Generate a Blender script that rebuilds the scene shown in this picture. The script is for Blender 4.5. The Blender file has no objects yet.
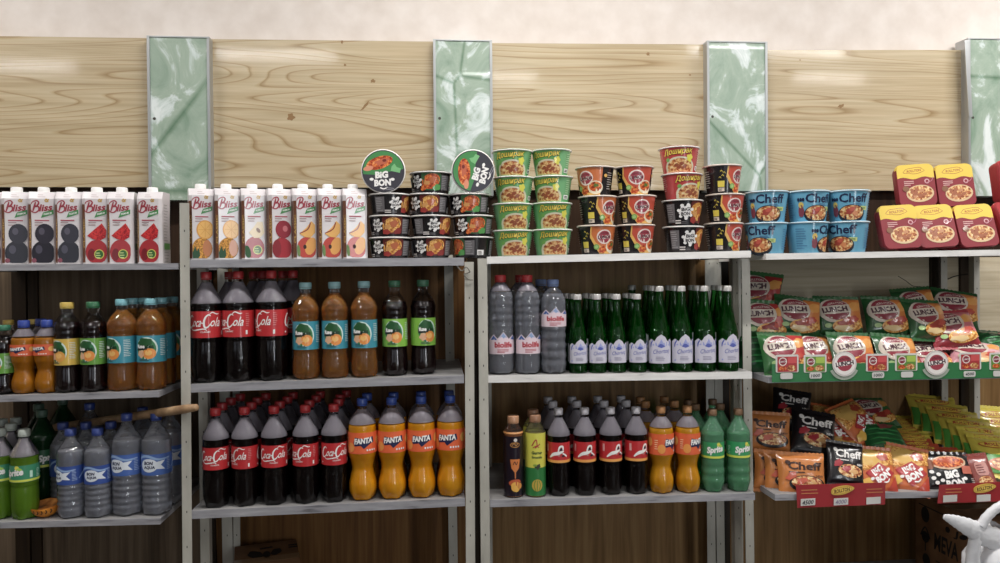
import bpy, bmesh, math, random
from mathutils import Vector, Matrix, noise as mnoise
R = random.Random(7)
SC = bpy.context.scene
COL = SC.collection
PI = math.pi
rad = math.radians

# ------------------------------------------------------------------ camera
FPX = 735.0
CAM = Vector((0.0, -2.16, 1.50))
YAW, PITCH, ROLL = 5.14, -0.60, 0.52
def cam_axes():
    y, p, r = rad(YAW), rad(PITCH), rad(ROLL)
    f = Vector((math.sin(y)*math.cos(p), math.cos(y)*math.cos(p), math.sin(p)))
    rt = Vector((math.cos(y), -math.sin(y), 0))
    up = rt.cross(f)
    r2 = rt*math.cos(r) - up*math.sin(r)
    u2 = up*math.cos(r) + rt*math.sin(r)
    return f, r2, u2
CF, CR, CU = cam_axes()
cd = bpy.data.cameras.new('camera'); cam = bpy.data.objects.new('camera', cd); COL.objects.link(cam)
M = Matrix((CR, CU, -CF)).transposed().to_4x4(); M.translation = CAM
cam.matrix_world = M
cd.sensor_width = 36.0; cd.lens = FPX*36.0/1000.0; cd.clip_start = 0.02
SC.camera = cam
def P(px, py, Y):
    """point of the vertical plane y = Y seen at a pixel of the photograph"""
    d = CF + CR*((px-500.0)/FPX) + CU*(-(py-281.5)/FPX)
    return CAM + d*((Y-CAM.y)/d.y)
def mpp(X, Y):
    return (Vector((X, Y, CAM.z))-CAM).dot(CF)/FPX

# ------------------------------------------------------------------ materials
def lin(h):
    h = h.lstrip('#'); o = []
    for i in (0, 2, 4):
        c = int(h[i:i+2], 16)/255.0
        o.append(c/12.92 if c <= .04045 else ((c+.055)/1.055)**2.4)
    return (o[0], o[1], o[2], 1.0)
_m = {}
def newmat(name):
    m = bpy.data.materials.new(name); m.use_nodes = True
    nt = m.node_tree; b = nt.nodes['Principled BSDF']
    return m, nt, b
def mat(hexc, rough=.45, metal=0.0, spec=.5, coat=0.0):
    k = (hexc, rough, metal, spec, coat)
    if k in _m: return _m[k]
    m, nt, b = newmat('paint_'+hexc.lstrip('#'))
    c = lin(hexc); g = .3*c[0]+.59*c[1]+.11*c[2]
    b.inputs['Base Color'].default_value = tuple(g+(x-g)*.86 for x in c[:3])+(1,)
    b.inputs['Roughness'].default_value = rough
    b.inputs['Metallic'].default_value = metal
    b.inputs['Specular IOR Level'].default_value = spec
    b.inputs['Coat Weight'].default_value = max(coat, .35 if rough <= .42 and not metal else 0)
    b.inputs['Coat Roughness'].default_value = .06
    _m[k] = m
    return m
def N(nt, t, **kw):
    n = nt.nodes.new(t)
    for k, v in kw.items(): setattr(n, k, v)
    return n
def ramp(nt, stops, interp='LINEAR'):
    r = N(nt, 'ShaderNodeValToRGB'); cr = r.color_ramp; cr.interpolation = interp
    while len(cr.elements) < len(stops): cr.elements.new(.5)
    for e, (p, c) in zip(cr.elements, stops):
        e.position = p; e.color = lin(c) if isinstance(c, str) else c
    return r
def coords(nt, scale=(1, 1, 1), loc=(0, 0, 0)):
    t = N(nt, 'ShaderNodeTexCoord'); mp = N(nt, 'ShaderNodeMapping')
    mp.inputs['Scale'].default_value = scale; mp.inputs['Location'].default_value = loc
    nt.links.new(t.outputs['Object'], mp.inputs['Vector'])
    return mp.outputs['Vector']
def noisy(name, stops, scale=(60, 60, 60), detail=3, rough=.5, bump=0, distort=0, spec=.5, coat=0, bscale=None, metal=0, loc=(0, 0, 0)):
    if name in _m: return _m[name]
    m, nt, b = newmat(name)
    v = coords(nt, scale, loc)
    n = N(nt, 'ShaderNodeTexNoise'); n.inputs['Scale'].default_value = 1.0
    n.inputs['Detail'].default_value = detail; n.inputs['Distortion'].default_value = distort
    nt.links.new(v, n.inputs['Vector'])
    r = ramp(nt, stops); nt.links.new(n.outputs['Fac'], r.inputs['Fac'])
    nt.links.new(r.outputs['Color'], b.inputs['Base Color'])
    b.inputs['Roughness'].default_value = rough
    b.inputs['Specular IOR Level'].default_value = spec
    b.inputs['Metallic'].default_value = metal
    b.inputs['Coat Weight'].default_value = coat; b.inputs['Coat Roughness'].default_value = .15
    if bump:
        bp = N(nt, 'ShaderNodeBump'); bp.inputs['Strength'].default_value = bump
        bp.inputs['Distance'].default_value = .004
        nt.links.new(n.outputs['Fac'], bp.inputs['Height']); nt.links.new(bp.outputs['Normal'], b.inputs['Normal'])
    _m[name] = m
    return m

def wood_light(name, seed):
    m, nt, b = newmat(name)
    v = coords(nt, (.42, 1, 4.6), (seed*3.1, 0, seed*1.7))
    n = N(nt, 'ShaderNodeTexNoise'); n.inputs['Scale'].default_value = 1.25; n.inputs['Detail'].default_value = 1.2
    n.inputs['Distortion'].default_value = .35; n.inputs['Roughness'].default_value = .35
    nt.links.new(v, n.inputs['Vector'])
    mul = N(nt, 'ShaderNodeMath', operation='MULTIPLY'); mul.inputs[1].default_value = 33.0
    nt.links.new(n.outputs['Fac'], mul.inputs[0])
    fr = N(nt, 'ShaderNodeMath', operation='FRACT'); nt.links.new(mul.outputs[0], fr.inputs[0])
    v2 = coords(nt, (3, 1, 90), (seed, 0, 0))
    n2 = N(nt, 'ShaderNodeTexNoise'); n2.inputs['Scale'].default_value = 1.0; n2.inputs['Detail'].default_value = 4
    nt.links.new(v2, n2.inputs['Vector'])
    r1 = ramp(nt, [(0, '#a58c66'), (.05, '#b49d79'), (.14, '#c6b392'), (.88, '#cbbb9c'), (.97, '#bfaa86'), (1, '#a58c66')])
    nt.links.new(fr.outputs[0], r1.inputs['Fac'])
    r2 = ramp(nt, [(.3, '#d9d2c6'), (.7, '#ffffff')]); nt.links.new(n2.outputs['Fac'], r2.inputs['Fac'])
    mx = N(nt, 'ShaderNodeMixRGB', blend_type='MULTIPLY'); mx.inputs[0].default_value = .8
    nt.links.new(r1.outputs['Color'], mx.inputs[1]); nt.links.new(r2.outputs['Color'], mx.inputs[2])
    nt.links.new(mx.outputs['Color'], b.inputs['Base Color'])
    b.inputs['Roughness'].default_value = .35; b.inputs['Coat Weight'].default_value = 1.0
    b.inputs['Coat Roughness'].default_value = .09
    return m
def wood_dark(name, c1, c2, c3, seed, horiz=False):
    m, nt, b = newmat(name)
    v = coords(nt, (2.2, 1, 60) if horiz else (55, 1, 2.2), (seed, 0, seed))
    n = N(nt, 'ShaderNodeTexNoise'); n.inputs['Scale'].default_value = 1.0; n.inputs['Detail'].default_value = 5
    n.inputs['Distortion'].default_value = .5
    nt.links.new(v, n.inputs['Vector'])
    r = ramp(nt, [(.28, c1), (.5, c2), (.72, c3)]); nt.links.new(n.outputs['Fac'], r.inputs['Fac'])
    nt.links.new(r.outputs['Color'], b.inputs['Base Color'])
    b.inputs['Roughness'].default_value = .5; b.inputs['Specular IOR Level'].default_value = .25
    return m
def marble(name, seed):
    m, nt, b = newmat(name)
    v = coords(nt, (6, 1, 4.4), (seed*2.3, 0, seed*1.1))
    n = N(nt, 'ShaderNodeTexNoise'); n.inputs['Scale'].default_value = 1.3; n.inputs['Detail'].default_value = 7
    n.inputs['Distortion'].default_value = 1.3; n.inputs['Roughness'].default_value = .62
    nt.links.new(v, n.inputs['Vector'])
    r = ramp(nt, [(.26, '#7b9580'), (.42, '#98aa9a'), (.52, '#a4b4a4'), (.56, '#c6d2cd'), (.64, '#e0e7e5')])
    nt.links.new(n.outputs['Fac'], r.inputs['Fac'])
    vo = N(nt, 'ShaderNodeTexVoronoi', feature='DISTANCE_TO_EDGE'); vo.inputs['Scale'].default_value = .5
    nt.links.new(v, vo.inputs['Vector'])
    r2 = ramp(nt, [(0, '#8fb095'), (.02, '#ffffff')]); nt.links.new(vo.outputs['Distance'], r2.inputs['Fac'])
    mx = N(nt, 'ShaderNodeMixRGB', blend_type='MULTIPLY'); mx.inputs[0].default_value = .7
    nt.links.new(r.outputs['Color'], mx.inputs[1]); nt.links.new(r2.outputs['Color'], mx.inputs[2])
    nt.links.new(mx.outputs['Color'], b.inputs['Base Color'])
    b.inputs['Roughness'].default_value = .25; b.inputs['Coat Weight'].default_value = .4
    return m
def water_like(name, tint, diff, wd, ior=1.33, rough=.03, bump=.6, bscale=70):
    if name in _m: return _m[name]
    m, nt, b = newmat(name)
    b.inputs['Base Color'].default_value = lin(tint); b.inputs['Transmission Weight'].default_value = 1.0
    b.inputs['IOR'].default_value = ior; b.inputs['Roughness'].default_value = rough
    df = N(nt, 'ShaderNodeBsdfDiffuse'); df.inputs['Color'].default_value = lin(diff)
    mx = N(nt, 'ShaderNodeMixShader'); mx.inputs[0].default_value = wd
    n = N(nt, 'ShaderNodeTexNoise'); n.inputs['Scale'].default_value = 1; n.inputs['Detail'].default_value = 2
    nt.links.new(coords(nt, (bscale, bscale, bscale*.6)), n.inputs['Vector'])
    bp = N(nt, 'ShaderNodeBump'); bp.inputs['Strength'].default_value = bump; bp.inputs['Distance'].default_value = .004
    nt.links.new(n.outputs['Fac'], bp.inputs['Height']); nt.links.new(bp.outputs['Normal'], b.inputs['Normal'])
    nt.links.new(b.outputs[0], mx.inputs[1]); nt.links.new(df.outputs[0], mx.inputs[2])
    nt.links.new(mx.outputs[0], nt.nodes['Material Output'].inputs['Surface'])
    _m[name] = m
    return m
def clear(name, tint, diff, wd, gloss=1.0, rough=.06, bump=0, bscale=120, trans=0.0):
    """thin see-through plastic or a tinted drink: transparent + some body colour + shine"""
    if name in _m: return _m[name]
    m = bpy.data.materials.new(name); m.use_nodes = True; nt = m.node_tree; nt.nodes.clear()
    out = N(nt, 'ShaderNodeOutputMaterial')
    tr = N(nt, 'ShaderNodeBsdfTransparent'); tr.inputs['Color'].default_value = lin(tint)
    df = N(nt, 'ShaderNodeBsdfDiffuse'); df.inputs['Color'].default_value = lin(diff)
    gl = N(nt, 'ShaderNodeBsdfGlossy'); gl.inputs['Roughness'].default_value = rough
    lw = N(nt, 'ShaderNodeFresnel'); lw.inputs['IOR'].default_value = 1.45
    m1 = N(nt, 'ShaderNodeMixShader'); m1.inputs[0].default_value = wd
    nt.links.new(tr.outputs[0], m1.inputs[1]); nt.links.new(df.outputs[0], m1.inputs[2])
    mu = N(nt, 'ShaderNodeMath', operation='MULTIPLY'); mu.inputs[1].default_value = gloss
    nt.links.new(lw.outputs[0], mu.inputs[0])
    m2 = N(nt, 'ShaderNodeMixShader')
    nt.links.new(mu.outputs[0], m2.inputs[0]); nt.links.new(m1.outputs[0], m2.inputs[1]); nt.links.new(gl.outputs[0], m2.inputs[2])
    if bump:
        v = coords(nt, (bscale, bscale, bscale))
        n = N(nt, 'ShaderNodeTexNoise'); n.inputs['Scale'].default_value = 1; n.inputs['Detail'].default_value = 2
        nt.links.new(v, n.inputs['Vector'])
        bp = N(nt, 'ShaderNodeBump'); bp.inputs['Strength'].default_value = bump; bp.inputs['Distance'].default_value = .003
        nt.links.new(n.outputs['Fac'], bp.inputs['Height'])
        for s in (gl, df): nt.links.new(bp.outputs['Normal'], s.inputs['Normal'])
        nt.links.new(bp.outputs['Normal'], lw.inputs['Normal'])
    nt.links.new(m2.outputs[0], out.inputs['Surface'])
    _m[name] = m
    return m

WHITE = mat('#f2f0ee'); 
PLASTER = noisy('plaster', [(.25, '#d6cbc2'), (.5, '#ded4cc'), (.75, '#e6ddd6')], (14, 14, 14), 8, .85, .25)
POSTM = noisy('painted_steel', [(.22, '#7d7a70'), (.38, '#aeaba1'), (.6, '#bfbcb2'), (.8, '#cecbc2')], (14, 14, 5), 6, .42)
SHELFM = noisy('shelf_board', [(.3, '#7d7b7b'), (.6, '#979594'), (.8, '#aaa8a6')], (9, 30, 9), 6, .5)
LIPM = noisy('scuffed_edge', [(.28, '#66656a'), (.42, '#96959a'), (.62, '#a6a5aa'), (.8, '#bdbcc0')], (10, 10, 70), 6, .35)
LIPW = noisy('white_edge', [(.25, '#b0aeac'), (.35, '#dcdad7'), (.7, '#f0eeeb')], (12, 10, 60), 6, .35)
ALU = mat('#b9bcbd', .35, .7)

# ------------------------------------------------------------------ mesh building
class MB:
    def __init__(s): s.bm = bmesh.new(); s.mats = []
    def mi(s, m):
        if m not in s.mats: s.mats.append(m)
        return s.mats.index(m)
    def face(s, vs, m):
        try:
            f = s.bm.faces.new(vs); f.material_index = s.mi(m); return f
        except ValueError: return None
    def grid(s, rows, m, closed=False):
        vv = [[s.bm.verts.new(p) for p in r] for r in rows]
        for a, b in zip(vv, vv[1:]):
            n = len(a)
            for i in range(n if closed else n-1):
                j = (i+1) % n
                s.face((a[i], a[j], b[j], b[i]), m)
        return vv
    def lathe(s, prof, m, seg=28, mod=None, cap0=True, cap1=True, centre=(0, 0)):
        """prof: (z, r) upward; front is -Y"""
        rows = []
        for z, r in prof:
            row = []
            for i in range(seg):
                a = 2*PI*i/seg
                q = mod(r, z, a) if mod else r
                row.append((centre[0]+q*math.sin(a), centre[1]-q*math.cos(a), z))
            rows.append(row)
        vv = s.grid(rows, m, True)
        if cap0: s.face(list(reversed(vv[0])), m)
        if cap1: s.face(vv[-1], m)
        return vv
    def box(s, a, b, m, mtx=None):
        x0, y0, z0 = a; x1, y1, z1 = b
        c = [(x0, y0, z0), (x1, y0, z0), (x1, y1, z0), (x0, y1, z0), (x0, y0, z1), (x1, y0, z1), (x1, y1, z1), (x0, y1, z1)]
        s.hexa(c, m, mtx)
    def hexa(s, c, m, mtx=None):
        v = [s.bm.verts.new((mtx @ Vector(p)) if mtx else p) for p in c]
        for f in ((0, 3, 2, 1), (4, 5, 6, 7), (0, 1, 5, 4), (1, 2, 6, 5), (2, 3, 7, 6), (3, 0, 4, 7)):
            s.face([v[i] for i in f], m)
    def loft(s, loops, m, cap0=True, cap1=True):
        vv = s.grid(loops, m, True)
        if cap0: s.face(list(reversed(vv[0])), m)
        if cap1: s.face(vv[-1], m)
        return vv
    def tube(s, pts, r, m, seg=8, flat=1.0):
        pts = [Vector(p) for p in pts]; loops = []
        for i, p in enumerate(pts):
            t = (pts[min(i+1, len(pts)-1)]-pts[max(i-1, 0)]).normalized()
            ref = Vector((0, 0, 1)) if abs(t.z) < .9 else Vector((1, 0, 0))
            n = t.cross(ref).normalized(); b = n.cross(t)
            rr = r[i] if isinstance(r, (list, tuple)) else r
            loops.append([p + n*(rr*math.cos(2*PI*k/seg)) + b*(rr*flat*math.sin(2*PI*k/seg)) for k in range(seg)])
        s.loft(loops, m)
    def build(s, name, parent=None, smooth=True, angle=38, recalc=True):
        if recalc: bmesh.ops.recalc_face_normals(s.bm, faces=[f for f in s.bm.faces if f.tag is False])
        me = bpy.data.meshes.new(name); s.bm.to_mesh(me); s.bm.free()
        for m in s.mats: me.materials.append(m)
        if smooth:
            me.polygons.foreach_set('use_smooth', [True]*len(me.polygons))
            me.set_sharp_from_angle(angle=rad(angle))
        o = bpy.data.objects.new(name, me); COL.objects.link(o)
        if parent: o.parent = parent
        return o

def catmull(pts, n=6):
    out = []
    P_ = [pts[0]]+list(pts)+[pts[-1]]
    for i in range(1, len(P_)-2):
        p0, p1, p2, p3 = [Vector(q) for q in P_[i-1:i+3]]
        for k in range(n):
            t = k/n
            out.append(.5*((2*p1)+(p2-p0)*t+(2*p0-5*p1+4*p2-p3)*t*t+(3*p1-p0-3*p2+p3)*t**3))
    out.append(Vector(pts[-1]))
    return out

# ---- flat printed artwork, wrapped on to labels, cups, cartons and packs
_txt = {}
def text2d(s, bold):
    k = (s, bold)
    if k in _txt: return _txt[k]
    cu = bpy.data.curves.new('lettering', 'FONT'); cu.body = s; cu.offset = bold; cu.resolution_u = 2; cu.fill_mode = 'FRONT'
    ob = bpy.data.objects.new('lettering', cu); COL.objects.link(ob)
    dg = bpy.context.evaluated_depsgraph_get(); dg.update()
    me = ob.evaluated_get(dg).to_mesh()
    vs = [(v.co.x, v.co.y) for v in me.vertices]; fs = [list(p.vertices) for p in me.polygons]
    ob.evaluated_get(dg).to_mesh_clear()
    bpy.data.objects.remove(ob); bpy.data.curves.remove(cu)
    if not vs: vs = [(0, 0), (1, 0), (1, 1)]; fs = []
    x0 = min(v[0] for v in vs); x1 = max(v[0] for v in vs); y0 = min(v[1] for v in vs); y1 = max(v[1] for v in vs)
    vs = [((x-x0)/max(x1-x0, 1e-6)-.5, (y-y0)/max(y1-y0, 1e-6)-.5) for x, y in vs]
    _txt[k] = (vs, fs)
    return _txt[k]
class Art:
    def __init__(s): s.e = []; s.k = 0
    def add(s, vs, fs, m):
        s.k += 1; s.e.append((vs, fs, m, s.k))
    def poly(s, pts, m): s.add([tuple(p) for p in pts], [list(range(len(pts)))], m)
    def rect(s, cx, cy, w, h, m, rot=0, r=0):
        if r: pts = rr(w, h, r, 4)
        else: pts = [(-w/2, -h/2), (w/2, -h/2), (w/2, h/2), (-w/2, h/2)]
        c, n = math.cos(rad(rot)), math.sin(rad(rot))
        s.poly([(cx+x*c-y*n, cy+x*n+y*c) for x, y in pts], m)
    def ell(s, cx, cy, rx, ry, m, rot=0, a0=0, a1=360, n=22, wob=0):
        c, q = math.cos(rad(rot)), math.sin(rad(rot)); pts = []
        full = a1-a0 >= 360
        for i in range(n if full else n+1):
            a = rad(a0+(a1-a0)*i/n); k = 1+wob*math.sin(a*5+cx*900)*.6+wob*math.sin(a*3+cy*700)*.4
            x, y = rx*k*math.cos(a), ry*k*math.sin(a)
            pts.append((cx+x*c-y*q, cy+x*q+y*c))
        s.poly(pts, m)
    def text(s, t, cx, cy, w, h, m, shear=0, rot=0, bold=.02, arc=0):
        vs, fs = text2d(t, bold); c, n = math.cos(rad(rot)), math.sin(rad(rot)); o = []
        for x, y in vs:
            X = x*w+shear*y*h; Y = y*h+arc*(1-(2*x)**2)*h
            o.append((cx+X*c-Y*n, cy+X*n+Y*c))
        s.add(o, fs, m)
    def stroke(s, pts, w, m, n=5):
        q = catmull([(a, b, 0) for a, b in pts], n); k = len(q); L = []; Rr = []
        for i, p in enumerate(q):
            t = q[min(i+1, k-1)]-q[max(i-1, 0)]; t.normalize(); nn = Vector((-t.y, t.x, 0))
            f = i/(k-1); ww = w if not isinstance(w, (list, tuple)) else w[0]+(w[1]-w[0])*math.sin(PI*f)
            L.append((p+nn*ww/2)[:2]); Rr.append((p-nn*ww/2)[:2])
        vs = L+Rr; fs = [[i, i+1, k+i+1, k+i] for i in range(k-1)]
        s.add(vs, fs, m)
    def lines(s, x0, y0, w, n, dy, h, m, seed=0):
        rr_ = random.Random(seed)
        for i in range(n): 
            ww = w*(.6+.4*rr_.random()); s.rect(x0+ww/2, y0-i*dy, ww, h, m)
def emit(mb, art, fn, du=0, dv=0, lift=.00005):
    t = bmesh.new()
    for vs, fs, m, k in art.e:
        vv = [t.verts.new((x, y, k)) for x, y in vs]; mi = mb.mi(m)
        for f in fs:
            try:
                g = t.faces.new([vv[i] for i in f]); g.material_index = mi
            except ValueError: pass
    if not t.verts: t.free(); return
    for ax, d in ((0, du), (1, dv)):
        if not d: continue
        lo = min(v.co[ax] for v in t.verts); hi = max(v.co[ax] for v in t.verts)
        k = math.ceil(lo/d)
        while k*d < hi:
            co = [0, 0, 0]; no = [0, 0, 0]; co[ax] = k*d; no[ax] = 1
            bmesh.ops.bisect_plane(t, geom=t.verts[:]+t.edges[:]+t.faces[:], plane_co=co, plane_no=no, dist=1e-6)
            k += 1
    mp = {}
    for v in t.verts: mp[v] = mb.bm.verts.new(fn(v.co.x, v.co.y, lift*v.co.z+.0002))
    for f in t.faces:
        try:
            g = mb.bm.faces.new([mp[v] for v in f.verts]); g.material_index = f.material_index; g.tag = True
        except ValueError: pass
    t.free()
def rr(w, h, r, n=5):
    o = []
    for cx, cy, a in ((w/2-r, -h/2+r, -90), (w/2-r, h/2-r, 0), (-w/2+r, h/2-r, 90), (-w/2+r, -h/2+r, 180)):
        for i in range(n+1):
            b = rad(a+90*i/n); o.append((cx+r*math.cos(b), cy+r*math.sin(b)))
    return o

# ---- things
def empty(name):
    o = bpy.data.objects.new(name, None); o.empty_display_size = .03; COL.objects.link(o); return o
def tag(o, label, cat, group=None):
    o['label'] = label; o['category'] = cat
    if group: o['group'] = group
    return o
def structure(o): o['kind'] = 'structure'; return o
def copy_tree(o, parent=None):
    c = o.copy(); COL.objects.link(c)
    if parent: c.parent = parent
    for ch in KIDS.get(o.name, []): copy_tree(ch, c)
    return c
KIDS = {}
PROTO = {}; USED = set()
def collect(o):
    ch = [x for x in COL.objects if x.parent == o]
    KIDS[o.name] = ch
    for c in ch: collect(c)
def inst(kind):
    if kind not in PROTO:
        PROTO[kind] = BUILD[kind](); collect(PROTO[kind])
    p = PROTO[kind]
    if kind not in USED: USED.add(kind); return p
    return copy_tree(p)
BUILD = {}
TH = ['first', 'second', 'third', 'fourth', 'fifth', 'sixth', 'seventh', 'eighth', 'ninth', 'tenth']

# ------------------------------------------------------------------ shelves
class Shelf:
    def __init__(s, xl, yl, xr, yr):
        s.a = P(xl, yl, 0); s.b = P(xr, yr, 0)
    def z(s, X):
        return s.a.z+(s.b.z-s.a.z)*(X-s.a.x)/(s.b.x-s.a.x)
S = {
 'A1': Shelf(-70, 264.9, 178, 263.2), 'A2': Shelf(-70, 398, 159, 391), 'A3': Shelf(-70, 524, 160, 518.3),
 'B1': Shelf(189, 259.6, 464, 257.6), 'B2': Shelf(189.5, 384.5, 464, 375.3), 'B3': Shelf(191, 511, 465, 498.3),
 'C1': Shelf(487, 256.7, 751, 250.6), 'C2': Shelf(488, 375.7, 752, 371.8), 'C3': Shelf(490, 500.2, 755, 493.2),
 'D1': Shelf(766, 253.6, 1070, 248.4), 'D2': Shelf(768, 377, 1070, 371), 'D3': Shelf(775, 494.5, 1070, 489),
}
DEPTH = .427
def shelf_mesh(mb_, sh, m, x0=None, x1=None, y0=0.0, y1=DEPTH, th=.018):
    a = sh.a.x if x0 is None else x0; b = sh.b.x if x1 is None else x1
    za, zb = sh.z(a), sh.z(b)
    c = [(a, y0, za-th), (b, y0, zb-th), (b, y1, zb-th), (a, y1, za-th), (a, y0, za), (b, y0, zb), (b, y1, zb), (a, y1, za)]
    mb_.hexa(c, m)
def post_mesh(x, y, z0, z1, w=.027, d=.027, sx=1, sy=1, x_top=None):
    """slotted angle iron: one flange faces the room, one runs back"""
    b = MB(); t = .0025; xt = x if x_top is None else x_top
    for (ax, ay, bx, by) in ((0, 0, w, t), (0 if sx > 0 else w-t, t, t if sx > 0 else w, d)):
        if sy < 0: ay, by = d-by, d-ay
        c = [(x+ax, y+ay, z0), (x+bx, y+ay, z0), (x+bx, y+by, z0), (x+ax, y+by, z0), (xt+ax, y+ay, z1), (xt+bx, y+ay, z1), (xt+bx, y+by, z1), (xt+ax, y+by, z1)]
        b.hexa(c, POSTM)
    hole = mat('#3a3835', .8); k = z0+.03
    while k < z1-.02:
        xx = x+(xt-x)*(k-z0)/(z1-z0)+w/2
        v = [b.bm.verts.new((xx+px_, y-.0004, k+pz_)) for px_, pz_ in ((-.0013, -.003), (.0013, -.003), (.0013, .003), (-.0013, .003))]
        f = b.face(v, hole); f.tag = True
        k += .10
    return b
def xz(px, py, Y=0): q = P(px, py, Y); return q.x, q.z
racks = {}
def rack(key, label):
    r = empty('shelf_rack'); r.location = (0, 0, 0); tag(r, label, 'shelf rack', 'steel shelf racks'); racks[key] = r
    return r
def add_shelf(r, sh, lipm, lip_px=7.5, **kw):
    b = MB(); shelf_mesh(b, sh, SHELFM, x0=sh.a.x+.0032, x1=sh.b.x-.0032, y0=.0032, th=.014, **kw); o = b.build('shelf', r, smooth=False)
    l = MB(); a, c = sh.a.x, sh.b.x; h = lip_px*mpp((a+c)/2, 0)
    l.hexa([(a, 0, sh.z(a)-h), (c, 0, sh.z(c)-h), (c, .003, sh.z(c)-h), (a, .003, sh.z(a)-h), (a, 0, sh.z(a)), (c, 0, sh.z(c)), (c, .003, sh.z(c)), (a, .003, sh.z(a))], lipm)
    if 'y1' not in kw:
        for x, z in ((a, sh.z(a)), (c-.003, sh.z(c))):
            l.box((x, .003, z-h), (x+.003, DEPTH, z-.0005), lipm)
    l.build('edge_lip', o, smooth=False)
    return o
def add_post(r, x, y, z0, z1, **kw): return post_mesh(x, y, z0, z1, **kw).build('post', r, smooth=False)
ra = rack('A', 'steel rack of juice cartons on top and water below, beside the stick end')
rb = rack('B', 'steel rack with red cola and orange soda on its lower shelves')
rc = rack('C', 'steel rack with green glass bottles on its middle shelf')
rd = rack('D', 'steel rack loaded with noodle packs behind green and red price strips')
for k, r, px in (('A', ra, 6.2), ('B', rb, 8), ('C', rc, 7), ('D', rd, 6)):
    for i in '123':
        add_shelf(r, S[k+i], LIPW if (k+i) in ('D1', 'C1', 'C2') else LIPM, px)
# low boards under the racks (carry the cartons)
LOW = .42
for k, r in (('A', ra), ('B', rb), ('C', rc), ('D', rd)):
    b = MB(); s3 = S[k+'3']; y0 = -.02 if k != 'D' else -.40
    b.box((s3.a.x+.004, y0, LOW-.02), (s3.b.x-.004, DEPTH, LOW), SHELFM); b.build('low_shelf', r, smooth=False)
# posts: B and C own the four front ones; A and D stand on back ones
def px_post(r, px_top, py_top, px_bot, Y, z0=0.0, **kw):
    t = P(px_top, py_top, Y); bt = P(px_bot, 560, Y)
    xb = bt.x+(t.x-bt.x)*(z0-bt.z)/(t.z-bt.z)
    add_post(r, xb, Y, z0, t.z, x_top=t.x, **kw)
px_post(rb, 179.5, 203, 182.5, -.002, w=.026)
px_post(rb, 464.5, 262, 466, -.002, sx=-1, w=.027)
px_post(rc, 477.8, 258.5, 481, -.002, w=.027)
px_post(rc, 741.5, 258.5, 746, .082, sx=-1, w=.0275)
YB = .372
px_post(rb, 217, 255, 222.5, YB, w=.034)
px_post(rb, 444, 255, 449, YB, sx=-1, w=.03)
px_post(rb, 232, 255, 233.5, YB, w=.022)
px_post(rc, 482, 255, 484, YB, w=.03)
px_post(rc, 705, 252, 707.5, YB, sx=-1, w=.03)
px_post(ra, 196.5, 255, 200.5, YB-.24, sx=-1, w=.027)
px_post(rd, 732.5, 256, 735, .15, w=.028)
px_post(rd, 713, 252, 717, YB, w=.029)
px_post(rd, 941, 250, 943, YB, sx=-1, w=.024)
px_post(rd, 974, 250, 975, YB, w=.022)
px_post(ra, -55, 255, -55, YB, w=.03)

# ------------------------------------------------------------------ room
XW0, XW1, YF, YBK, HC = -3.4, 4.2, -5.2, .45, 3.15
def plane_box(name, a, b, m):
    q = MB(); q.box(a, b, m); return structure(q.build(name, smooth=False))
FLOORM = noisy('floor_tile', [(.3, '#3a342d'), (.6, '#4a433b')], (6, 6, 6), 4, .5)
CEILM = mat('#ece8e2', .9)
plane_box('wall_back', (XW0, YBK, 0), (XW1, YBK+.15, HC), PLASTER)
plane_box('floor', (XW0, YF, -.1), (XW1, YBK+.15, 0), FLOORM)
plane_box('ceiling', (XW0, YF, HC), (XW1, YBK+.15, HC+.1), CEILM)
plane_box('wall_left', (XW0-.15, YF, 0), (XW0, YBK+.15, HC), mat('#8f887e', .9))
plane_box('wall_right', (XW1, YF, 0), (XW1+.15, YBK+.15, HC), mat('#8f887e', .9))
WALLF = mat('#6f6a62', .9)
# wall behind the viewer, with window openings
wins = [(-2.6, -1.2, 1.0, 2.5), (-.3, .9, 1.0, 2.5), (1.95, 2.5, .5, 2.6)]
q = MB(); xs = XW0
for (a, b_, c, d) in wins:
    q.box((xs, YF-.15, 0), (a, YF, HC), WALLF); q.box((a, YF-.15, 0), (b_, YF, c), WALLF); q.box((a, YF-.15, d), (b_, YF, HC), WALLF); xs = b_
q.box((xs, YF-.15, 0), (XW1, YF, HC), WALLF)
structure(q.build('wall_front', smooth=False))
FR = mat('#e9e7e3', .4)
for i, (a, b_, c, d) in enumerate(wins):
    q = MB(); t = .05
    q.box((a, YF-.1, c), (a+t, YF-.03, d), FR); q.box((b_-t, YF-.1, c), (b_, YF-.03, d), FR)
    q.box((a+t, YF-.1, c), (b_-t, YF-.03, c+t), FR); q.box((a+t, YF-.1, d-t), (b_-t, YF-.03, d), FR)
    if b_-a > 1: q.box(((a+b_)/2-t/2, YF-.1, c+t), ((a+b_)/2+t/2, YF-.03, d-t), FR)
    o = q.build('window_%d' % (i+1), smooth=False); structure(o)

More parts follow.
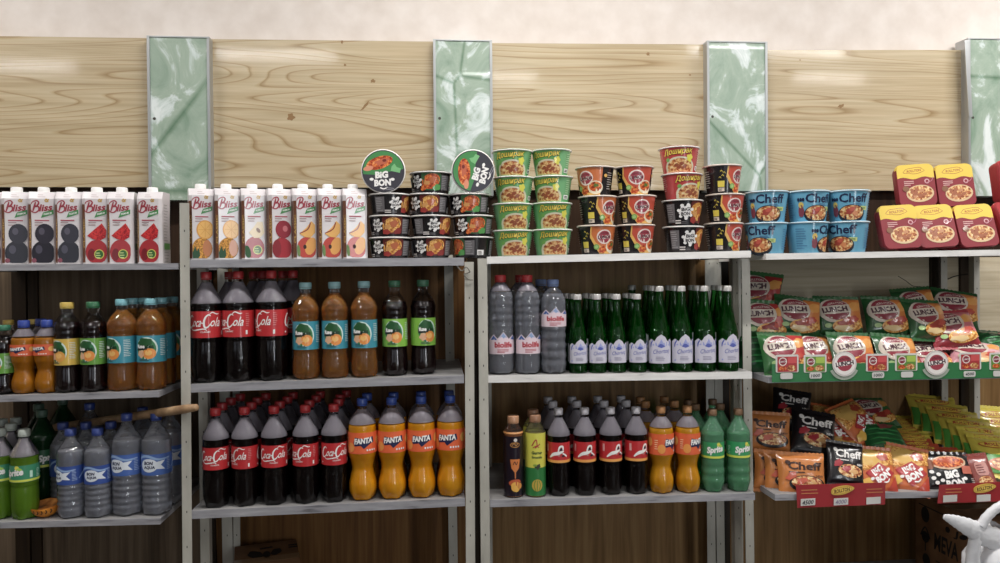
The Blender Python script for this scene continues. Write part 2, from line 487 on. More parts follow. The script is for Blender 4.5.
# brown boards behind the racks and the light panels with marble strips above
BOARD = [wood_dark('board_grey', '#4f4235', '#665645', '#776654', 1), wood_dark('board_brown', '#5a3c20', '#75512d', '#87633a', 2),
         wood_dark('board_tan', '#6a4f2e', '#866640', '#987950', 3)]
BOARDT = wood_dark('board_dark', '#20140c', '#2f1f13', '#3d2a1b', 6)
BOARDL = wood_dark('board_pale', '#b0a288', '#c3b69c', '#cfc4ad', 4, True)
def trim(n, px0, px1, top0, top1, bot, Y, th, m, extra=None):
    a = P(px0, top0, Y); b = P(px1, top1, Y); zb = P((px0+px1)/2, bot, Y).z if bot is not None else 0.0
    q = MB(); q.hexa([(a.x, Y, zb), (b.x, Y, zb), (b.x, Y+th, zb), (a.x, Y+th, zb), (a.x, Y, a.z), (b.x, Y, b.z), (b.x, Y+th, b.z), (a.x, Y+th, a.z)], m)
    if extra: extra(q, a, b, zb)
    return structure(q.build('trim_%d' % n, smooth=False))
YP = .405
stain = mat('#8f6a3a', .6)
def marks(lst):
    def f(q, a, b, zb):
        for x, y, w, h, r in lst:
            c = P(x, y, YP); A = Art(); A.ell(c.x, c.z, w, h, stain, r, wob=.3)
            emit(q, A, lambda u, v, l: (u, YP-.0004, v))
    return f
trim(1, -90, 147, 35, 38, 187, YP, .02, wood_light('oak_a', 1))
trim(2, 210, 433.5, 39, 41.5, 187.5, YP, .02, wood_light('oak_b', 2.3), marks([(291, 117, .012, .012, 0), (365, 106, .02, .004, 50), (373, 81, .008, .006, 0), (345, 65, .004, .004, 0), (342, 42, .004, .006, 0)]))
trim(3, 492, 706.5, 43, 44.5, 190, YP, .02, wood_light('oak_c', 3.7), marks([(648, 54, .006, .006, 0), (690, 75, .004, .003, 0)]))
trim(4, 767, 968, 50, 50, 190.5, YP, .02, wood_light('oak_d', 5.2), marks([(841, 106, .012, .006, 20), (800, 60, .003, .003, 0)]))
# brown backing below
bx = [(-90, 205), (205, 466), (466, 736), (736, 1100)]
for i, (p0, p1) in enumerate(bx):
    a = P(p0, 190, .43); b = P(p1, 190, .43)
    if i < 3:
        zt = P((p0+p1)/2, (268, 262, 256)[i], .43).z
        plane_box('trim_%d' % (10+i), (a.x, .43, 0), (b.x, .449, zt), BOARD[i])
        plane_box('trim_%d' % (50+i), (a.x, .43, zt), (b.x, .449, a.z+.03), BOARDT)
    else:
        zt = P(860, 258, .43).z; zm = P(860, 372, .43).z
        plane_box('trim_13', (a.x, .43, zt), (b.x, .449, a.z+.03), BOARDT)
        plane_box('trim_14', (a.x, .43, zm), (b.x, .449, zt), BOARDL)
        plane_box('trim_15', (a.x, .43, 0), (b.x, .449, zm), BOARD[2])
# dark vertical battens where boards meet
for i, (px, w) in enumerate(((19, .045), (33, .03), (205, .05), (476, .06), (722, .05), (936, .04), (968, .06))):
    c = P(px, 300, .42); plane_box('trim_%d' % (20+i), (c.x-w/2, .418, 0), (c.x+w/2, .43, P(px, 193, .42).z), wood_dark('batten_%d' % i, '#20170f', '#2b2015', '#382a1d', i))
def pilaster(n, px0, px1, top, bot, seed):
    Y = .372; a = P(px0, top, Y); b = P(px1, top, Y); zb = P((px0+px1)/2, bot, Y).z
    q = MB(); mm = marble('green_marble_%d' % n, seed)
    q.box((a.x+.008, Y, zb), (b.x-.008, YP+.03, a.z), mm)
    for x in (a.x, b.x-.0085): q.box((x, Y-.004, zb), (x+.0085, YP+.03, a.z+.004), ALU)
    q.box((a.x+.0085, Y-.003, a.z), (b.x-.0085, YP+.03, a.z+.004), ALU)
    A = Art(); A.ell(a.x+.02, zb+(a.z-zb)*.5, .005, .005, mat('#4d4a44', .5, .6))
    emit(q, A, lambda u, v, l: (u, Y-.0006, v))
    structure(q.build('trim_%d' % n, smooth=False))
pilaster(5, 147, 209.5, 37, 200, 1.0)
pilaster(6, 433, 492, 40.5, 196, 2.2)
pilaster(7, 706.5, 767, 42, 191, 3.1)
pilaster(8, 967.5, 1030, 39, 196, 4.6)
# loose metal strip at the last marble strip
a = P(966, 40, .36); b = P(968, 117, .36); q = MB()
q.hexa([(b.x, .355, b.z), (b.x+.014, .355, b.z), (b.x+.014, .36, b.z), (b.x, .36, b.z), (a.x-.004, .362, a.z), (a.x+.012, .362, a.z), (a.x+.012, .367, a.z), (a.x-.004, .367, a.z)], ALU)
structure(q.build('trim_40', smooth=False))

# ------------------------------------------------------------------ lights
def area(name, loc, size, sy, power, col, rot):
    l = bpy.data.lights.new(name, 'AREA'); l.shape = 'RECTANGLE'; l.size = size; l.size_y = sy; l.energy = power; l.color = col
    o = bpy.data.objects.new(name, l); COL.objects.link(o); o.location = loc; o.rotation_euler = rot; return o
POW = [3, 3, 44]
for (a, b_, c, d), pw in zip(wins, POW):
    area('window_light', ((a+b_)/2, YF-.01, (c+d)/2), b_-a-.1, d-c-.1, pw, (.93, .97, 1.0), (rad(90), 0, 0))
# ceiling tube lamps (fixture + tube)
def ceiling_lamp(x, y, L, power, label):
    r = empty('ceiling_lamp'); r.location = (x, y, HC); tag(r, label, 'lamp', 'ceiling tube lamps')
    b = MB(); b.box((-L/2, -.06, -.04), (L/2, .06, 0), mat('#e8e8e6', .4)); b.build('housing', r, smooth=False)
    area('tube_light', (x, y, HC-.045), L, .045, power, (1, .98, .955), (0, 0, 0))
ceiling_lamp(-1.9, -.62, 1.2, 30, 'added unseen ceiling tube lamp above the juice and water rack')  # near row: unseen lamps added to brighten the panels and upper shelf
ceiling_lamp(.35, -.62, 1.2, 37, 'added unseen ceiling tube lamp above the middle racks')
ceiling_lamp(2.5, -.62, 1.2, 46, 'added unseen ceiling tube lamp above the noodle pack rack')
for x, y, L in ((-3.0, -2.9, .6), (-1.15, -2.5, .9), (.55, -3.0, .6), (2.45, -2.2, 1.2), (3.3, -2.9, .6)):
    ceiling_lamp(x, y, L, 6*L/.6, 'white ceiling tube lamp farther from the shelves, %s' % {-3.0: 'over the window corner', -1.15: 'second along', .55: 'third along', 2.45: 'long one', 3.3: 'by the end wall'}[x])
w = bpy.data.worlds.new('world'); SC.world = w; w.use_nodes = True
w.node_tree.nodes['Background'].inputs[0].default_value = (.75, .85, 1, 1); w.node_tree.nodes['Background'].inputs[1].default_value = .6
SC.view_settings.view_transform = 'Standard'; SC.view_settings.look = 'None'; SC.view_settings.gamma = 1.0
SC.view_settings.use_curve_mapping = False; SC.view_settings.exposure = -0.16
SC.cycles.transparent_max_bounces = 32

#PRODUCTS
# ------------------------------------------------------------------ drinks
SHELL = clear('clear_plastic', '#f2f3f5', '#c9c6cc', .02, .8, .07, .12, 90)
SHELLC = clear('thin_plastic', '#f4f4f5', '#808080', .0, .55, .05, .5, 150)
SHELLF = clear('misted_plastic', '#c4bfc6', '#a49ea8', .42, .9, .10, .35, 260)
SHELLW = clear('water_plastic', '#eef0f4', '#d5d6e0', .06, 1.8, .05, 1.0, 60)
SHELLG = clear('green_plastic', '#a8e6bf', '#9fdcb8', .20, .8, .06, .25, 90)
SHELLA = clear('grey_plastic', '#d6d4d2', '#b5aea8', .16, .9, .06, .3, 150)
GLASSG = clear('green_glass', '#86d68e', '#14701f', .07, 1.0, .03, .12, 60)
COLA = mat('#0e0506', .12, 0, .2)
SODA = noisy('orange_drink', [(.3, '#f09c12'), (.7, '#fbb52c')], (30, 30, 20), 2, .16)
SODA2 = noisy('orange_drink_dull', [(.3, '#e29a1c'), (.7, '#efae2c')], (30, 30, 20), 2, .16)
TEA = water_like('amber_tea', '#ffc158', '#ec9f2c', .26)
TEAD = mat('#1c0b0c', .12)
WATER = water_like('water', '#f6f7fa', '#f0f0f6', .30)
LIME = clear('lime_drink', '#98dca6', '#7fcc98', .34, .7, .05, .4, 100)
LIMEL = clear('lime_drink_pale', '#b0d868', '#8cbc3c', .52, .7, .05, .4, 100)
SPARK = clear('green_glass_water', '#78c880', '#1f8a34', .16, .6, .04, .2, 80)
def sample(prof, n=5):
    q = catmull([(z, r, 0) for z, r in prof], n); o = []
    for p in q:
        if not o or p.x > o[-1][0]+1e-5: o.append((p.x, max(p.y, .002)))
    return o
def rf(sp, z):
    for (a, ra_), (b, rb_) in zip(sp, sp[1:]):
        if a <= z <= b: return ra_+(rb_-ra_)*(z-a)/(b-a)
    return sp[-1][1]
def bottle(name, prof, level, liq, shell, cap, capm, label, art, r_lab=None, labm=None, petal=5, pz=.028, cap_r=None, seg=28, ribs=None, ring=True, top=None, upper=None, facets=0):
    """prof (z, r) to the neck; cap (z0, z1, r); label (z0, z1)"""
    root = empty(name); sp = sample(prof)
    if ribs:
        a, b, p, amp = ribs
        z = sp[0][0]; fine = []
        while z < sp[-1][0]:
            k = rf(sp, z); fine.append((z, k+(amp*math.sin(2*PI*(z-a)/p) if a < z < b else 0))); z += .0035
        sp2 = fine+[sp[-1]]
    else: sp2 = sp
    def mod(r, z, a):
        if petal and z < pz: r = r*(1-.20*(1-z/pz)*(.5+.5*math.cos(petal*a+.6)))
        if facets and pz < z < level*.9: r = r*(1-.012*math.cos(facets*a))
        return r
    b = MB(); b.lathe(sp2, shell, seg, mod); body = b.build('bottle_body', root, angle=60)
    if upper:
        u0, u1, um = upper
        b = MB(); b.lathe([(z, r+.0003) for z, r in sp if u0 <= z <= u1], um, seg, None, False, False); b.build('misted_shoulder', body, angle=60)
    if liq:
        b = MB(); q = [(max(z, .002), r-.0013) for z, r in sp2 if z < level]; q.append((level, rf(sp, level)-.0013))
        b.lathe(q, liq, seg, mod); b.build('drink', root, angle=60)
    z0, z1, cr = cap
    b = MB(); k = 40; rows = [(z0, cr), (z0+.002, cr), (z1-.0025, cr), (z1-.0008, cr-.0009), (z1, cr-.0025)]
    b.lathe(rows, capm, k, lambda r, z, a: r+(.00035 if int(round(a/(2*PI)*k)) % 2 else -.00025) if z < z1-.002 else r); c = b.build('cap', root, angle=50)
    if ring:
        b = MB(); b.lathe([(z0-.005, cr-.001), (z0-.004, cr), (z0-.0015, cr), (z0-.001, cr-.001)], capm, 24); b.build('neck_ring', c, angle=50)
    if label:
        l0, l1 = label; lr = (r_lab or max(rf(sp, l0), rf(sp, l1), rf(sp, (l0+l1)/2)))+.0007
        b = MB()
        if labm: b.lathe([(l0, lr), ((l0+l1)/2, lr), (l1, lr)], labm, seg, None, False, False)
        if art:
            A = Art(); art(A, lr, (l0+l1)/2, l1-l0)
            emit(b, A, lambda u, v, l: ((lr+l)*math.sin(u/lr), -(lr+l)*math.cos(u/lr), v), 2*PI*lr/seg)
        b.build('label', root, angle=60)
    return root
RED = mat('#c8101c', .38); CAPR = mat('#c21a22', .4); CREAM = mat('#f3ecdc', .5); LETW = mat('#f4f1ee', .45)
def coca(a, cx, cy, w, m):
    h = w*.34; T = w*.026
    def s(pts, t=1.0): a.stroke([(cx+(x-.5)*w, cy+y*h) for x, y in pts], [T*.55*t, T*1.5*t], m)
    s([(.20, .42), (.15, .56), (.07, .34), (.03, -.10), (.06, -.42), (.14, -.36), (.22, -.12)], 1.35)
    s([(.10, -.40), (.2, -.62), (.36, -.58), (.52, -.52), (.60, -.66)], .9)
    a.text('oca', cx+(.325-.5)*w, cy-h*.10, w*.25, h*.50, m, .3, 0, .012)
    a.rect(cx+(.475-.5)*w, cy-h*.05, w*.045, h*.10, m)
    s([(.70, .52), (.63, .60), (.55, .34), (.52, -.10), (.555, -.42), (.63, -.34), (.69, -.12)], 1.35)
    s([(.66, .62), (.74, .80), (.86, .66), (.93, .70)], .8)
    a.text('ola', cx+(.84-.5)*w, cy+h*.02, w*.28, h*.74, m, .3, 0, .012)
def art_coke(a, r, cy, h):
    for k in (0, 1):
        u = k*PI*r
        coca(a, u, cy+h*.08, r*2.3, LETW)
        a.text('CLASSIC', u+r*.12, cy-h*.28, r*.62, h*.06, LETW, .1)
        a.rect(u+r*1.25, cy-h*.33, r*.12, h*.16, LETW); a.lines(u+r*1.2, cy+h*.38, r*.3, 7, h*.075, h*.03, mat('#e07a7a', .5), 3)
        a.ell(u-r*1.1, cy-h*.36, r*.06, r*.06, LETW)
def art_coke_kids(a, r, cy, h):
    ye = mat('#f0a63a', .45); dk = mat('#1d1a2a', .5)
    a.rect(0, cy-h*.43, 2*PI*r*.999, h*.13, ye)
    for k in (0, 1):
        u = k*PI*r
        a.stroke([(u-r*.85, cy-h*.26), (u-r*.45, cy-h*.08), (u, cy-h*.02), (u+r*.45, cy+h*.08)], [h*.05, h*.17], LETW)
        a.stroke([(u-r*.05, cy+h*.05), (u+r*.1, cy+h*.28), (u+r*.35, cy+h*.3), (u+r*.4, cy+h*.12)], [h*.05, h*.10], LETW)
        a.stroke([(u+r*.35, cy-h*.02), (u+r*.6, cy-h*.12), (u+r*.75, cy-h*.2)], h*.07, LETW)
        a.ell(u+r*.2, cy+h*.16, r*.12, h*.07, dk); a.ell(u+r*.4, cy-h*.16, r*.14, h*.05, dk); a.ell(u+r*.02, cy-h*.13, r*.1, h*.04, mat('#c78a86', .5))
        a.rect(u-r*1.15, cy+h*.2, r*.2, h*.36, mat('#e6a8a4', .5)); a.lines(u+r*1.1, cy+h*.3, r*.3, 6, h*.08, h*.03, mat('#e07a7a', .5), 2)
NAVY = mat('#17204f', .45)
def art_fanta(a, r, cy, h):
    for k in (0, 1):
        u = k*PI*r+r*.1
        a.poly([(u-r*.72, cy+h*.02), (u-r*.62, cy-h*.14), (u-r*.2, cy-h*.10), (u, cy-h*.26), (u+r*.5, cy-h*.02), (u+r*.74, cy+h*.02), (u+r*.66, cy+h*.30), (u, cy+h*.2), (u-r*.6, cy+h*.28)], NAVY)
        a.text('FANTA', u, cy+h*.12, r*1.28, h*.27, LETW, .12, 4, .055)
        for q in range(4): a.ell(u+r*(.25+.18*q), cy-h*.33, r*.06, h*.05, LETW)
        a.ell(u-r*.95, cy-h*.2, r*.3, h*.22, mat('#f59a2a', .4)); a.ell(u+r*1.2, cy+h*.1, r*.25, h*.22, mat('#f7b040', .4))
        a.lines(u-r*1.5, cy+h*.2, r*.3, 5, h*.1, h*.03, mat('#ffd9a8', .5), k)
def art_tea(leaf, fruit):
    def f(a, r, cy, h):
        g = mat(leaf, .45); g2 = mat('#1e5a2c', .45)
        for k in (0, 1):
            u = k*PI*r-r*.1
            a.ell(u+r*.05, cy+h*.03, r*.78, h*.42, mat('#cfe6dd', .45), 15); a.ell(u+r*.0, cy+h*.01, r*.72, h*.40, g, 15)
            a.ell(u-r*.1, cy+h*.24, r*.55, h*.17, g2, 12, wob=.2)
            a.ell(u+r*.25, cy-h*.17, r*.46, h*.20, mat(fruit, .4), 4); a.ell(u+r*.2, cy-h*.14, r*.25, h*.10, mat('#f7bd5a', .4), 4); a.ell(u-r*.35, cy-h*.18, r*.26, h*.14, mat('#e8b48a', .4), 0, wob=.2)
            a.poly([(u-r*.75, cy+h*.10), (u-r*.7, cy-h*.06), (u+r*.1, cy-h*.02), (u+r*.1, cy+h*.1)], mat('#14221a', .5))
            a.text('fuse', u-r*.35, cy+h*.10, r*.62, h*.15, LETW, .1, 0, .05)
            a.text('tea', u+r*.32, cy+h*.10, r*.5, h*.15, mat('#0f3d1a', .45), .1, 0, .05)
            a.lines(u-r*.5, cy-h*.38, r*.9, 2, h*.045, h*.02, mat('#1d4a4a', .5), 3)
            a.lines(u+r*1.0, cy+h*.35, r*.5, 10, h*.065, h*.02, mat('#d9e6e2', .5), 5)
    return f
def art_bio(a, r, cy, h):
    pk = mat('#e6cfd8', .5); lb = mat('#8fa9d6', .5); mb_ = mat('#3f68b2', .5); rd_ = mat('#c02a3c', .45)
    for k in (0, 1):
        u = k*PI*r; w = r*1.35
        a.poly([(u-w, cy-h*.5), (u+w, cy-h*.5), (u+w, cy+h*.12), (u+w*.65, cy+h*.36), (u+w*.3, cy+h*.18), (u-w*.02, cy+h*.5), (u-w*.35, cy+h*.2), (u-w*.6, cy+h*.38), (u-w, cy+h*.1)], pk)
        a.poly([(u-w*.3, cy+h*.2), (u-w*.02, cy+h*.47), (u+w*.2, cy+h*.22), (u+w*.08, cy+h*.26), (u-.02*w, cy+h*.2), (u-w*.12, cy+h*.3)], lb)
        a.poly([(u-w*.8, cy+h*.14), (u-w*.6, cy+h*.34), (u-w*.38, cy+h*.14)], mb_); a.poly([(u+w*.42, cy+h*.16), (u+w*.66, cy+h*.33), (u+w*.86, cy+h*.12)], mb_)
        a.text('biolife', u, cy-h*.08, r*1.45, h*.26, rd_, 0, 0, .04)
        a.lines(u-r*.5, cy-h*.3, r*.9, 3, h*.06, h*.025, rd_, 2)
def art_bon(a, r, cy, h):
    wv = mat('#dfe6f0', .45)
    for k in (0, 1):
        u = k*PI*r
        a.stroke([(u-r*1.5, cy-h*.2), (u-r*.9, cy+h*.25), (u-r*.2, cy+h*.42), (u+r*.6, cy+h*.25), (u+r*1.4, cy+h*.3)], [h*.05, h*.12], mat('#8fb0de', .45))
        a.ell(u-r*.05, cy-h*.03, r*.62, h*.32, wv, 0); a.poly([(u+r*.45, cy+h*.14), (u+r*1.05, cy+h*.2), (u+r*.75, cy-h*.02), (u+r*1.05, cy-h*.24), (u+r*.45, cy-h*.2)], wv)
        a.text('BON', u-r*.08, cy+h*.08, r*.62, h*.17, NAVY, .1, 0, .05); a.text('AQUA', u-r*.02, cy-h*.13, r*.8, h*.17, NAVY, .1, 0, .05)
        a.lines(u+r*1.15, cy+h*.3, r*.4, 8, h*.08, h*.03, mat('#9fb6dd', .5), 4)
def art_sprite(a, r, cy, h):
    a.rect(0, cy-h*.41, 2*PI*r*.999, h*.13, mat('#d8e02a', .4))
    for k in (0, 1):
        u = k*PI*r+r*.05
        a.ell(u+r*.28, cy+h*.36, r*.16, h*.14, mat('#e3dc2a', .4), 20); a.ell(u+r*.45, cy+h*.28, r*.2, h*.08, mat('#9ccf3a', .4), -10)
        a.text('Sprite', u, cy+h*.02, r*1.5, h*.52, LETW, .18, 7, .05)
        a.rect(u+r*1.25, cy-h*.05, r*.2, h*.4, mat('#bfe6d0', .5)); a.lines(u-r*1.5, cy+h*.2, r*.3, 6, h*.09, h*.03, mat('#bfe6d0', .5), 2)
def art_chor(a, r, cy, h):
    wl = mat('#cfccdc', .5); bl = mat('#5460b8', .5); bl2 = mat('#9aa3dc', .5); gr = mat('#8a86a8', .5)
    w = r*1.35; z0 = cy-h*.5
    a.poly([(-w, z0), (w, z0), (w, z0+h*.74), (r*.95, z0+h*.84), (r*.6, z0+h*.76), (r*.38, z0+h*.9), (0, z0+h), (-r*.38, z0+h*.9), (-r*.6, z0+h*.76), (-r*.95, z0+h*.84), (-w, z0+h*.74)], wl)
    a.poly([(-r*.9, z0+h*.62), (-r*.5, z0+h*.72), (-r*.2, z0+h*.68), (0, z0+h*.84), (r*.2, z0+h*.70), (r*.55, z0+h*.74), (r*.9, z0+h*.62), (r*.3, z0+h*.6), (0, z0+h*.56), (-r*.3, z0+h*.6)], bl2)
    a.poly([(-r*.35, z0+h*.58), (-r*.1, z0+h*.68), (r*.1, z0+h*.66), (r*.38, z0+h*.58), (0, z0+h*.53)], bl)
    for sx in (-1, 1): a.stroke([(sx*r*.75, z0+h*.8), (sx*r*.95, z0+h*.68), (sx*r*1.0, z0+h*.55)], [h*.02, h*.05], bl)
    a.text('Chortoq', 0, z0+h*.40, r*1.5, h*.20, bl, .3, 6, 0)
    a.lines(-r*.5, z0+h*.22, r, 3, h*.05, h*.018, gr, 3); a.ell(-r*.95, z0+h*.1, r*.08, r*.08, bl2)
def art_black(a, r, cy, h):
    gd = mat('#c98a3a', .4, .3); og = mat('#d9771f', .4); wt = mat('#d8d2cc', .5)
    for k in (0, 1):
        u = k*PI*r
        a.ell(u, cy+h*.36, r*.5, h*.045, gd); a.ell(u, cy+h*.36, r*.42, h*.03, mat('#2a1418', .4)); a.stroke([(u-r*.3, cy+h*.35), (u-r*.1, cy+h*.385), (u+r*.1, cy+h*.35), (u+r*.3, cy+h*.385)], h*.014, gd)
        a.ell(u+r*.05, cy+h*.44, r*.18, h*.03, wt)
        a.poly([(u-r*.5, cy+h*.12), (u+r*.5, cy+h*.12), (u+r*.38, cy-h*.03), (u+r*.06, cy-h*.1), (u+r*.05, cy-h*.2), (u-r*.05, cy-h*.2), (u-r*.06, cy-h*.1), (u-r*.38, cy-h*.03)], og)
        a.stroke([(u-r*.2, cy+h*.03), (u-r*.05, cy+h*.08), (u+r*.1, cy+h*.03), (u+r*.25, cy+h*.08)], h*.014, mat('#5b2510', .4))
        a.ell(u-r*.05, cy-h*.27, r*.62, h*.055, mat('#c9541e', .4), 8); a.ell(u+r*.05, cy-h*.34, r*.48, h*.085, mat('#f0b32c', .4), 0, wob=.05); a.ell(u+r*.45, cy-h*.33, r*.25, h*.05, mat('#d98a2c', .4))
def art_yellow(a, r, cy, h):
    gr = mat('#1f7a35', .4); rd_ = mat('#b5342a', .45); dk = mat('#234f2a', .45)
    a.rect(0, cy-h*.275, 2*PI*r*.999, h*.45, gr)
    for k in (0, 1):
        u = k*PI*r
        a.stroke([(u-r*.4, cy+h*.30), (u, cy+h*.40), (u+r*.1, cy+h*.30), (u-r*.1, cy+h*.27), (u+r*.4, cy+h*.33)], h*.018, rd_); a.stroke([(u-r*.3, cy+h*.27), (u+r*.05, cy+h*.30), (u+r*.3, cy+h*.27)], h*.014, rd_)
        a.text('Gurrur', u+r*.1, cy+h*.19, r*1.05, h*.05, dk, 0, 0, .04); a.text('limonlu', u+r*.1, cy+h*.12, r*1.0, h*.04, dk, 0, 0, .03)
        a.ell(u+r*.15, cy-h*.03, r*.28, h*.04, mat('#3b3b2a', .5), 20, wob=.3); a.ell(u-r*.1, cy-h*.01, r*.2, h*.02, mat('#8fae2a', .4))
        a.ell(u+r*.1, cy-h*.33, r*.52, h*.095, mat('#c9a51f', .4)); 
        for q in (-.3, 0, .3): a.stroke([(u+r*(.1+q*.5), cy-h*.25), (u+r*(.1+q), cy-h*.33), (u+r*(.1+q*.5), cy-h*.415)], h*.012, mat('#5f8f1f', .4))
def prof_cola(H, r):
    k = H
    return [(0, r*.74), (.004, r*.88), (.03, r*.985), (.085*k/.32+.0, r), (.118*k/.32, r*.965), (.130*k/.32, r*.985), (.21*k/.32, r*.985), (.222*k/.32, r*1.0), (.236*k/.32, r*.93), (.262*k/.32, r*.62), (.284*k/.32, r*.36), (.292*k/.32, .0135), (.30*k/.32, .0135)]
BUILD['cola15'] = lambda: bottle('cola_bottle', prof_cola(.32, .0455), .227, COLA, SHELLC, (.302, .320, .0150), CAPR, (.131, .207), art_coke, labm=RED, upper=(.228, .29, SHELLF))
BUILD['cola10'] = lambda: bottle('cola_bottle', prof_cola(.285, .0375), .196, COLA, SHELLC, (.268, .285, .0150), CAPR, (.112, .176), art_coke, labm=RED, upper=(.197, .256, SHELLF))
BUILD['colak'] = lambda: bottle('cola_bottle', prof_cola(.285, .0375), .196, COLA, SHELLC, (.268, .285, .0150), mat('#b9b6bc', .45), (.112, .178), art_coke_kids, labm=RED, upper=(.197, .256, SHELLF))
def prof_fanta(H, r):
    z = lambda q: q*H
    return [(0, r*.68), (.005, r*.84), (z(.07), r*.97), (z(.16), r*1.0), (z(.24), r*.88), (z(.315), r*.78), (z(.39), r*.87), (z(.47), r*1.0), (z(.68), r*1.0), (z(.755), r*.95), (z(.83), r*.70), (z(.885), .0155), (z(.94), .0135)]
BUILD['fanta'] = lambda: bottle('orange_soda_bottle', prof_fanta(.298, .0420), .222, SODA, SHELLC, (.281, .298, .0152), mat('#2d4fa8', .4), (.141, .203), art_fanta, labm=mat('#f4600e', .45), upper=(.224, .27, SHELLF))
BUILD['fanta_b'] = lambda: bottle('orange_soda_bottle', prof_fanta(.280, .0405), .212, SODA2, SHELLC, (.263, .280, .0152), mat('#b07a44', .45), (.128, .196), art_fanta, labm=mat('#ec5c10', .45), upper=(.214, .25, SHELLF))
BUILD['fanta_s'] = lambda: bottle('orange_soda_bottle', prof_fanta(.207, .0335), .158, noisy('orange_drink_dark', [(.3, '#b9741a'), (.7, '#c98422')], (30, 30, 20), 2, .16), SHELLC, (.191, .207, .0148), mat('#2c46a0', .4), (.108, .140), art_fanta, labm=mat('#e25a1c', .45), upper=(.160, .184, SHELLF), pz=.02)
def prof_tea(H, r):
    z = lambda q: q*H
    return [(0, r*.72), (.005, r*.90), (z(.04), r*.98), (z(.14), r*1.0), (z(.28), r*.93), (z(.31), r*.95), (z(.60), r*.95), (z(.63), r*.95), (z(.70), r*1.0), (z(.76), r*.93), (z(.82), r*.70), (z(.87), r*.42), (z(.90), .0155), (z(.945), .0155)]
def tea(H, r, liq, capm, labm, leaf='#2f7f4a', fruit='#ef8f1f'):
    return lambda: bottle('iced_tea_bottle', prof_tea(H, r), H*(.885 if liq is TEA else .78), liq, SHELL if liq is TEA else SHELLC, (H*.948, H, .0178), capm, (H*.31, H*.60), art_tea(leaf, fruit), labm=labm, petal=6, pz=.018, ribs=(.63*H, .76*H, .02, .0006))
TEALL = mat('#2a93a8', .42); GRNL = mat('#7fbf2a', .42); GRNL2 = mat('#5f9f2a', .42); YELL = mat('#d8b02a', .42)
BUILD['tea_teal'] = tea(.283, .0395, TEA, mat('#93c6cc', .4), TEALL)
BUILD['tea_teal_t'] = tea(.262, .041, TEA, mat('#7cc0cc', .4), TEALL)
BUILD['tea_green'] = tea(.283, .0385, TEAD, mat('#3a7a58', .4), GRNL)
BUILD['tea_green_t'] = tea(.256, .036, TEAD, mat('#2a7048', .4), GRNL2)
BUILD['tea_yellow'] = tea(.256, .036, TEAD, mat('#cfae3a', .4), YELL, '#2f6a2a', '#e8a02f')
BUILD['tea_small'] = tea(.195, .033, TEAD, mat('#2f7a5a', .4), GRNL2)
def prof_bio(H, r):
    z = lambda q: q*H
    return [(0, r*.75), (.005, r*.92), (z(.05), r*1.0), (z(.40), r*.985), (z(.70), r*1.0), (z(.785), r*.97), (z(.85), r*.80), (z(.90), r*.52), (z(.925), .0145), (z(.94), .0145)]
PALE = mat('#cdd6e6', .5)
BUILD['bio'] = lambda: bottle('water_bottle', prof_bio(.297, .0385), .245, WATER, SHELLW, (.280, .297, .0168), CAPR, (.062, .128), art_bio, petal=6, pz=.016, ribs=(.14, .235, .022, .0007), upper=(.247, .272, SHELLF), facets=0)
BUILD['bio_b'] = lambda: bottle('water_bottle', prof_bio(.283, .0385), .24, WATER, SHELLW, (.267, .283, .0178), mat('#7b93c8', .4), (.142, .200), art_bio, petal=6, pz=.016, ribs=(.02, .14, .028, .0011))
def prof_bon(H, r):
    z = lambda q: q*H
    return [(0, r*.78), (.005, r*.94), (z(.05), r*1.0), (z(.42), r*.98), (z(.62), r*1.0), (z(.735), r*.98), (z(.80), r*.76), (z(.88), r*.42), (z(.915), .0135), (z(.94), .0135)]
BONL = mat('#2d4fa0', .42)
BUILD['bon'] = lambda: bottle('water_bottle', prof_bon(.252, .0355), .19, WATER, SHELLW, (.236, .252, .0150), mat('#2a3f86', .4), (.098, .150), art_bon, labm=BONL, petal=5, pz=.018, ribs=(.02, .095, .016, .0011), facets=6)
BUILD['bon_b'] = lambda: bottle('water_bottle', prof_bon(.290, .0405), .215, WATER, SHELLW, (.274, .290, .0150), mat('#27408e', .4), (.118, .178), art_bon, labm=mat('#3f66b4', .42), petal=5, pz=.018, ribs=(.02, .115, .018, .0011), facets=6)
BUILD['sprite'] = lambda: bottle('lemon_lime_bottle', prof_cola(.268, .0375), .190, LIME, SHELLG, (.252, .268, .0150), mat('#7a5a3c', .5), (.112, .165), art_sprite, labm=mat('#1e9a58', .4), ribs=(.03, .105, .03, .0008))
BUILD['sprite_w'] = lambda: bottle('lemon_lime_bottle', prof_cola(.252, .0365), .176, LIMEL, SHELLC, (.236, .252, .0150), mat('#b5bdb4', .45), (.108, .155), art_sprite, labm=mat('#2f8f68', .4), upper=(.178, .228, SHELLF))
BUILD['sprite_g'] = lambda: bottle('lemon_lime_bottle', prof_cola(.285, .0400), .21, clear('dark_lime', '#2f6f34', '#1f4f26', .5, .6, .05), clear('dark_green_plastic', '#4f8f5a', '#2f5f3a', .2, .8, .06), (.268, .285, .0150), mat('#4d6a58', .45), (.118, .17), art_sprite, labm=mat('#1f5f3a', .4))
def prof_glass(H, r):
    z = lambda q: q*H
    return [(0, r*.90), (.003, r*.99), (z(.06), r), (z(.10), r*.975), (z(.13), r*1.0), (z(.44), r*1.0), (z(.50), r*.93), (z(.60), r*.73), (z(.75), r*.52), (z(.88), r*.40), (z(.93), .0118), (z(.96), .0118)]
CAPW = mat('#c9c6c2', .35, .3)
BUILD['chor'] = lambda: bottle('mineral_water_bottle', prof_glass(.238, .0275), .16, SPARK, GLASSG, (.222, .238, .0122), CAPW, (.031, .103), art_chor, petal=0, ring=False, seg=24)
